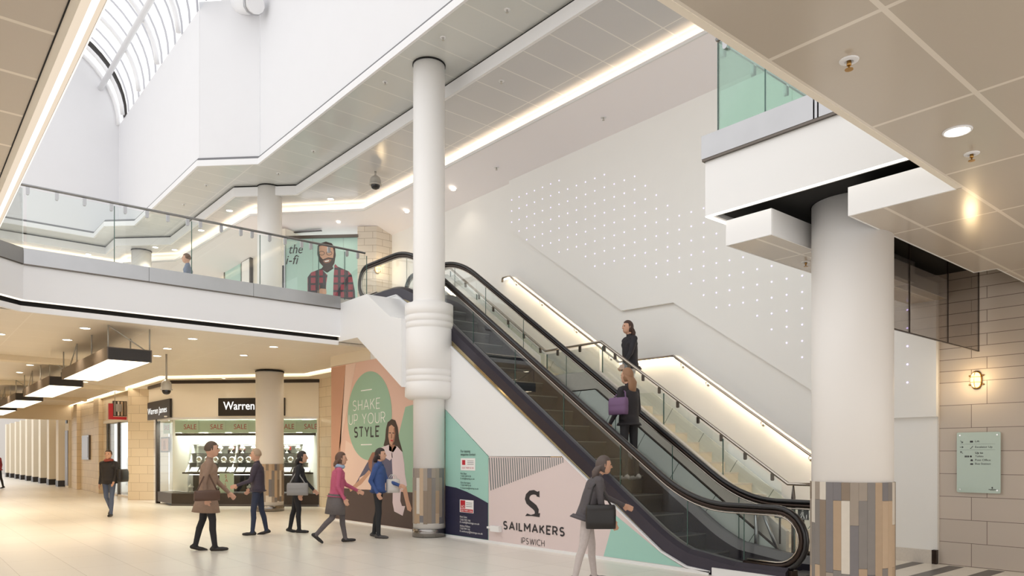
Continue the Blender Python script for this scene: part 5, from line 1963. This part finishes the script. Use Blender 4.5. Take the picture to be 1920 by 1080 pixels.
def person(loc, face, label, H=1.74, top=(60, 60, 64), legs=(40, 42, 52), shoes=(30, 28, 28), hair=(60, 46, 38), hair_len=0, stride=.42, lean=.05, armL=.35, armR=-.35,
           elbow=.35, coat=None, wide=1.0, phase=1, sleeves=True, bend_arms=None, head_pitch=0.0, leg_h=None, vox=.011, skirt=None, hat=None, bag=None, scarf=None):
    """walking figure; face = heading angle in the ground plane, stride in radians of thigh swing"""
    s = H / 1.75
    B = Body()
    SK, TP, LG, SH = 0, 1, 2, 3
    E_ = Vector
    hipz = 0.93
    ly = .095 * wide

    def leg(side, th, kn):
        y = side * ly
        hip = E_((0, y, 0))
        knee = hip + E_((math.sin(th), 0, -math.cos(th))) * .43
        sh_ = th - kn
        ank = knee + E_((math.sin(sh_), 0, -math.cos(sh_))) * .41
        return hip, knee, ank, sh_
    if phase > 0:
        Ls, Rs = leg(1, stride, .12), leg(-1, -stride * .8, .55 if stride > .2 else .1)
    else:
        Ls, Rs = leg(1, -stride * .8, .55 if stride > .2 else .1), leg(-1, stride, .12)
    low_ = min(Ls[2].z, Rs[2].z)
    base = .085 - low_
    off = E_((0, 0, base))
    for hip, knee, ank, a in (Ls, Rs):
        hip, knee, ank = hip + off, knee + off, ank + off
        B.limb(hip + E_((0, 0, .02)), .088 * wide, knee, .058, LG)
        mid = knee + (ank - knee) * .35
        B.limb(knee, .057, mid + E_((-.012, 0, 0)), .056, LG)
        B.limb(mid + E_((-.012, 0, 0)), .056, ank, .042, LG)
        pit = a * .9 if a < 0 else a * .35
        fx, fz = math.cos(pit), math.sin(pit)
        fd = E_((fx, 0, fz))
        dn = E_((fz, 0, -fx))
        heel = ank + fd * -.045 + dn * .045
        ball = ank + fd * .11 + dn * .052
        toe = ank + fd * .175 + dn * .056
        B.limb(ank + dn * .005, .042, heel, .036, SH)
        B.limb(heel, .036, ball, .036, SH)
        B.limb(ball, .038, toe, .027, SH)
    # torso leans about the hips
    pv = off
    cl, sl = math.cos(lean), math.sin(lean)

    def T(x, y, z):
        return pv + E_((x * cl + z * sl, y * wide, -x * sl + z * cl))
    B.limb(T(0, -.075, .02), .112 * wide, T(0, .075, .02), .112 * wide, LG if not coat else TP)
    B.limb(T(0, -.05, .13), .108 * wide, T(0, .05, .13), .108 * wide, TP)
    B.limb(T(0, -.06, .25), .112 * wide, T(0, .06, .25), .112 * wide, TP)
    B.limb(T(0.005, -.085, .37), .115 * wide, T(0.005, .085, .37), .115 * wide, TP)
    B.limb(T(0, -.12, .46), .075, T(0, .12, .46), .075, TP)
    B.limb(T(0, 0, .48), .075, T(0, 0, .53), .058, TP)
    B.limb(T(0, 0, .52), .056, T(.015, 0, .60), .052, SK)
    hc = T(.03, 0, .69)
    Rh = Matrix.Rotation(lean * .4 + head_pitch, 3, 'Y')
    hv = lambda x, y, z: hc + Rh @ E_((x, y, z))
    B.mass(hc, (.098, .077, .118), SK, Rh)
    B.mass(hv(.035, 0, -.06), (.062, .055, .06), SK, Rh)
    B.limb(hv(.095, 0, .015), .009, hv(.112, 0, -.02), .015, SK)
    B.limb(hv(.088, -.018, -.062), .008, hv(.088, .018, -.062), .008, SK)
    B.limb(hv(.082, -.035, .03), .010, hv(.082, .035, .03), .010, SK)
    for q in (-1, 1):
        B.limb(hv(-.005, q * .077, .015), .014, hv(0, q * .08, -.02), .010, SK)
    # arms
    hands = []
    for side, sw in ((1, armL), (-1, armR)):
        S0 = T(0, side * .175, .455)
        el = elbow
        out = .10
        if bend_arms and bend_arms.get(side):
            sw, el, out = bend_arms[side]
        sw2 = sw + lean
        ux = E_((math.sin(sw2), side * out, -math.cos(sw2))).normalized()
        El = S0 + ux * .29
        fx_ = E_((math.sin(sw2 + el), side * (out * .3), -math.cos(sw2 + el))).normalized()
        Wr = El + fx_ * .25
        B.limb(S0, .062 * wide, El, .047, TP)
        B.limb(El, .046, Wr, .034, TP if sleeves else SK)
        inw = E_((0, -side, 0))
        B.limb(Wr, .026, Wr + fx_ * .045, .03, SK)
        pc = Wr + fx_ * .05
        sd = fx_.cross(inw).normalized()
        for k, (o_, ln) in enumerate(((-.034, .068), (-.0115, .08), (.0115, .083), (.034, .075))):
            a = pc + sd * o_ + fx_ * .035
            m1 = a + fx_ * ln * .52 + inw * .006
            m2_ = m1 + (fx_ * .8 + inw * .6).normalized() * ln * .48
            B.limb(pc + sd * o_ * .8, .013, a, .0115, SK, 7)
            B.limb(a, .0105, m1, .0098, SK, 7)
            B.limb(m1, .0098, m2_, .0085, SK, 7)
        th0 = Wr + fx_ * .025 + sd * .022
        th1 = th0 + (fx_ * .6 + sd * .7 + inw * .3).normalized() * .038
        B.limb(th0, .014, th1, .0115, SK, 7)
        B.limb(th1, .0115, th1 + (fx_ * .9 + sd * .25 + inw * .3).normalized() * .034, .0095, SK, 7)
        hands.append(pc + fx_ * .06)
    me = B.bake('person', [M['skin'], pmat(top), pmat(legs), pmat(shoes, .4)], vox)
    Mx = Matrix.Translation(E_(loc)) @ Matrix.Rotation(face, 4, 'Z') @ Matrix.Scale(s, 4)
    o = bpy.data.objects.new('person', me)
    COL.objects.link(o)
    me.transform(Matrix.Rotation(face, 4, 'Z') @ Matrix.Scale(s, 4))
    o.location = loc
    tag(o, label, 'person')

    def child(mb, name, m):
        for i, v in enumerate(mb.v):
            mb.v[i] = tuple(Mx @ E_(v))
        return mb.build(name, m, o)
    # eyes
    for q in (-1, 1):
        child(MB().ball(hv(.083, q * .031, .017), .011, 8), 'eye', 'eye')
    # hair cap and length
    hb_ = MB()
    n0 = 0
    hb_.ball((0, 0, 0), 1, 22, 0, (.110, .088, .126))
    for i, v in enumerate(hb_.v):
        v = E_(v)
        if v.x > .025 and v.z < .062:
            v = v * .80
        elif v.z < -.045 and not hair_len:
            v = v * .82
        hb_.v[i] = tuple(hc + Rh @ (v + E_((-.008, 0, .010))))
    if hair_len:
        hb_.sweep([(0.02, .086, .03), (-.04, .088, -.04), (-.06 - hair_len * .1, .085, -.10), (-.06, .07, -.10 - hair_len)],
                  lambda p: [hc + Rh @ E_((p[0] + .05 * math.cos(a) - .03, p[1] * math.sin(a), p[2])) for a in [2 * math.pi * j / 14 for j in range(14)]], 0, True)
    child(hb_, 'hair', pmat(hair, .6))
    if hat:
        b_ = MB()
        b_.ball(hv(0, 0, .05), 1, 18, 0, (.118, .098, .10))
        child(b_, 'hat', pmat(hat))
    if coat:
        hem, flare = coat
        b_ = MB()
        rings = [(.475, .085, .13), (.43, .12, .185), (.25, .13, .185), (.1, .128, .175), (-.05, .14, .185), (-hem * .5, .15 + flare * .5, .19 + flare * .4), (-hem, .16 + flare, .195 + flare)]
        rings += [(-hem, .15 + flare, .185 + flare), (-.05, .128, .172), (.25, .118, .17)]
        b_.sweep(rings, lambda p: [T(p[1] * math.cos(a), p[2] * math.sin(a), p[0]) for a in [2 * math.pi * j / 22 for j in range(22)]], 0, True, cap=False)
        child(b_, 'coat', pmat(top))
    if scarf:
        b_ = MB().tube([T(.07 * math.cos(a) + .01, .085 * math.sin(a), .545 + .01 * math.sin(2 * a)) for a in [2 * math.pi * j / 14 for j in range(14)]], .035, 8, closed=True)
        child(b_, 'scarf', pmat(scarf))
    return o, [Mx @ h for h in hands], (lambda x, y, z: Mx @ T(x, y, z))


def carry_bag(name, label, c, fwd, w, h, d, m, strap_to=None, cat='bag', handle=None, mats=None):
    """soft bag with a flap, seams and a strap or handles"""
    c = Vector(c)
    f = Vector((fwd[0], fwd[1], 0)).normalized()
    n = Vector((-f.y, f.x, 0))
    t = thing(name, label, cat, c)
    b = MB()
    rings = [(-.5, .55), (-.48, .9), (-.2, 1.0), (.15, .95), (.42, .75), (.5, .45)]

    def ring(p):
        z, k = p
        return [c + f * (math.copysign(abs(math.cos(a)) ** .6, math.cos(a)) * w / 2 * (k * .15 + .85)) + n * (math.copysign(abs(math.sin(a)) ** .6, math.sin(a)) * d / 2 * k) + UP * (z * h) for a in [2 * math.pi * j / 20 for j in range(20)]]
    b.sweep(rings, ring, 0, True)
    b.build('body', m, t)
    b = MB()
    b.sweep([(.05, 1.03), (.3, .98), (.46, .75), (.52, .4)], ring, 0, True, cap=False)
    b.build('flap', m, t)
    if strap_to is not None:
        P = [c + f * (w * .42) + UP * h * .3] + [Vector(q) for q in strap_to] + [c - f * (w * .42) + UP * h * .3]
        b = MB().tube(P, .012, 6)
        b.build('strap', m, t)
    else:
        b = MB()
        for q in (-1, 1):
            b.tube([c + n * (q * d * .3) + f * (w * .25 * math.cos(a)) + UP * (h * .45 + (handle or .12) * math.sin(a)) for a in [math.pi * k / 8 for k in range(9)]], .006, 6)
        b.build('handle', m, t)
    return t


PI = math.pi
dark_leather = mat('black_leather', (34, 30, 30), .4)
grey_canvas = mat('grey_canvas', (150, 148, 146), .7)
white_paper = mat('white_carrier', (226, 222, 218), .6)
purple_bag_m = mat('purple_fabric', (112, 84, 118), .7)
blue_bag_m = mat('blue_fabric', (52, 78, 140), .7)

# heading helper: directions as seen in the photograph
AWAY = math.atan2(math.cos(YAW), math.sin(YAW))     # straight into the picture
R90 = -PI / 2

o, hnd, T_ = person((4.25, 20.9, 0), AWAY + PI + .15, 'person in black jacket and blue jeans walking before the buff tiled pier', 1.72, (44, 40, 40), (86, 98, 124), (24, 22, 22), (70, 54, 44), 0, .22, .03, .25, -.2, .5, scarf=(150, 70, 60), coat=(.06, .02))
carry_bag('shoulder_bag', 'black shoulder bag of the person in blue jeans', T_(.02, .34, .14), (math.cos(AWAY), math.sin(AWAY)), .42, .32, .16, dark_leather, [T_(.10, .14, .40), T_(.05, -.08, .50), T_(-.10, .05, .46)])
o, hnd, T_ = person((3.92, 12.28, 0), AWAY + R90 + .35, 'person in long tan coat and black trousers, striding before the jewellery shop', 1.80, (150, 124, 106), (36, 34, 38), (40, 32, 28), (92, 74, 60), 0, .2, .06, .3, -.3, .4, coat=(.30, .05), wide=1.18, phase=-1)
carry_bag('satchel', 'brown satchel at the hip of the person in the tan coat', T_(.02, -.36, -.02), (1, 0), .40, .16, .12, mat('brown_leather', (88, 62, 48), .45), [T_(.02, -.20, .30), T_(-.02, -.17, .47), T_(-.04, -.20, .30)])
o, hnd, T_ = person((5.46, 14.1, 0), AWAY + PI * .55, 'person in dark striped jumper and navy trousers in front of the plank-clad shop column', 1.70, (66, 58, 70), (44, 52, 74), (36, 32, 32), (176, 150, 124), 0, .16, .02, .3, -.1, .9, coat=(.04, .01), wide=1.06)
o, hnd, T_ = person((6.2, 14.0, 0), AWAY + R90 + .2, 'person all in black with a pale grey bag, right of the shop column', 1.66, (34, 34, 40), (30, 30, 34), (28, 24, 24), (40, 34, 34), .12, .14, .14, .2, -.3, .4, coat=(.05, .03), phase=-1)
carry_bag('shoulder_bag', 'pale grey bag carried by the person all in black', T_(.05, -.30, .02), (.8, -.6), .42, .24, .14, grey_canvas, [T_(.05, -.20, .30), T_(0, -.17, .48), T_(-.06, -.18, .30)])
o, hnd, T_ = person((6.02, 11.9, 0), AWAY + R90 * .8, 'person in pink jacket with grey skirt walking beside the pink hoarding', 1.64, (186, 88, 118), (96, 90, 92), (34, 30, 30), (98, 72, 58), .05, .26, .08, .4, -.2, .6, coat=(.03, .03), scarf=(160, 180, 206))
b = MB()
b.sweep([(.02, .155, .2), (-.12, .175, .215), (-.36, .19, .225), (-.36, .18, .215), (0, .14, .19)], lambda p: [T_(p[1] * math.cos(a), p[2] * math.sin(a), p[0]) for a in [2 * math.pi * j / 20 for j in range(20)]], 0, True, cap=False)
b.build('skirt', pmat((104, 98, 98)), o)
o, hnd, T_ = person((6.98, 12.12, 0), AWAY + R90 * 1.1 + PI * .02, 'person in blue top and black trousers walking past the printed woman with a white bag', 1.70, (58, 84, 140), (38, 40, 44), (70, 66, 66), (52, 42, 38), .05, .10, .03, .3, -.4, .9, phase=-1, coat=(.02, .01))
carry_bag('carrier_bag', 'white carrier bag of the person in the blue top', T_(.22, .26, .08), (1, 0), .28, .26, .12, white_paper, None, handle=.10)
o, hnd, T_ = person((6.50, 6.25, 0), AWAY + R90 * .95, 'person in dark grey jacket and pale trousers, stooping past the blush logo panel', 1.60, (84, 79, 82), (196, 186, 184), (120, 112, 110), (92, 80, 76), .1, .2, .30, .35, -.25, .5, coat=(.10, .05), wide=1.1)
carry_bag('shoulder_bag', 'black shoulder bag of the person stooping by the logo panel', T_(.12, -.31, .02), (math.cos(AWAY + R90), math.sin(AWAY + R90)), .36, .28, .14, dark_leather, [T_(.06, -.2, .36), T_(0, -.165, .49), T_(-.07, -.2, .36)])
o, hnd, T_ = person((10.55, 9.02, LZ - R1), AWAY + PI * .62, 'person in black coat and white trousers stepping down the stone stairs', 1.76, (38, 36, 42), (214, 210, 208), (44, 40, 38), (70, 48, 40), .1, .2, .04, .3, -.3, .3, coat=(.10, .04))
o, hnd, T_ = person((8.88, 7.62, zc(7.62)), PI / 2 + .0, 'person with long tan hair and black clothes riding up the escalator', 1.78, (40, 36, 40), (36, 34, 38), (150, 148, 146), (150, 112, 84), .24, .05, .02, .1, -.1, .5, coat=(.08, .02))
carry_bag('shoulder_bag', 'purple shoulder bag of the person riding the escalator', T_(-.05, .30, .20), (0, 1), .36, .26, .14, purple_bag_m, [T_(.05, .18, .42), T_(0, .16, .49), T_(-.08, .17, .42)])
o, hnd, T_ = person((5.72, 19.3, ZF), AWAY + PI * .6, 'person upstairs in blue-grey top seen behind the glass balustrade', 1.70, (110, 120, 142), (60, 62, 70), (40, 40, 40), (110, 84, 66), 0, .2, .05, .2, -.2, .3, vox=.014)
o, hnd, T_ = person(on(-4, 916, Z=0), AWAY + PI * .5, 'person in red and black jacket at the far left edge of the mall', 1.78, (150, 44, 58), (40, 40, 44), (40, 40, 40), (60, 48, 44), 0, .2, .05, .2, -.2, .3, coat=(.08, .03), vox=.014)
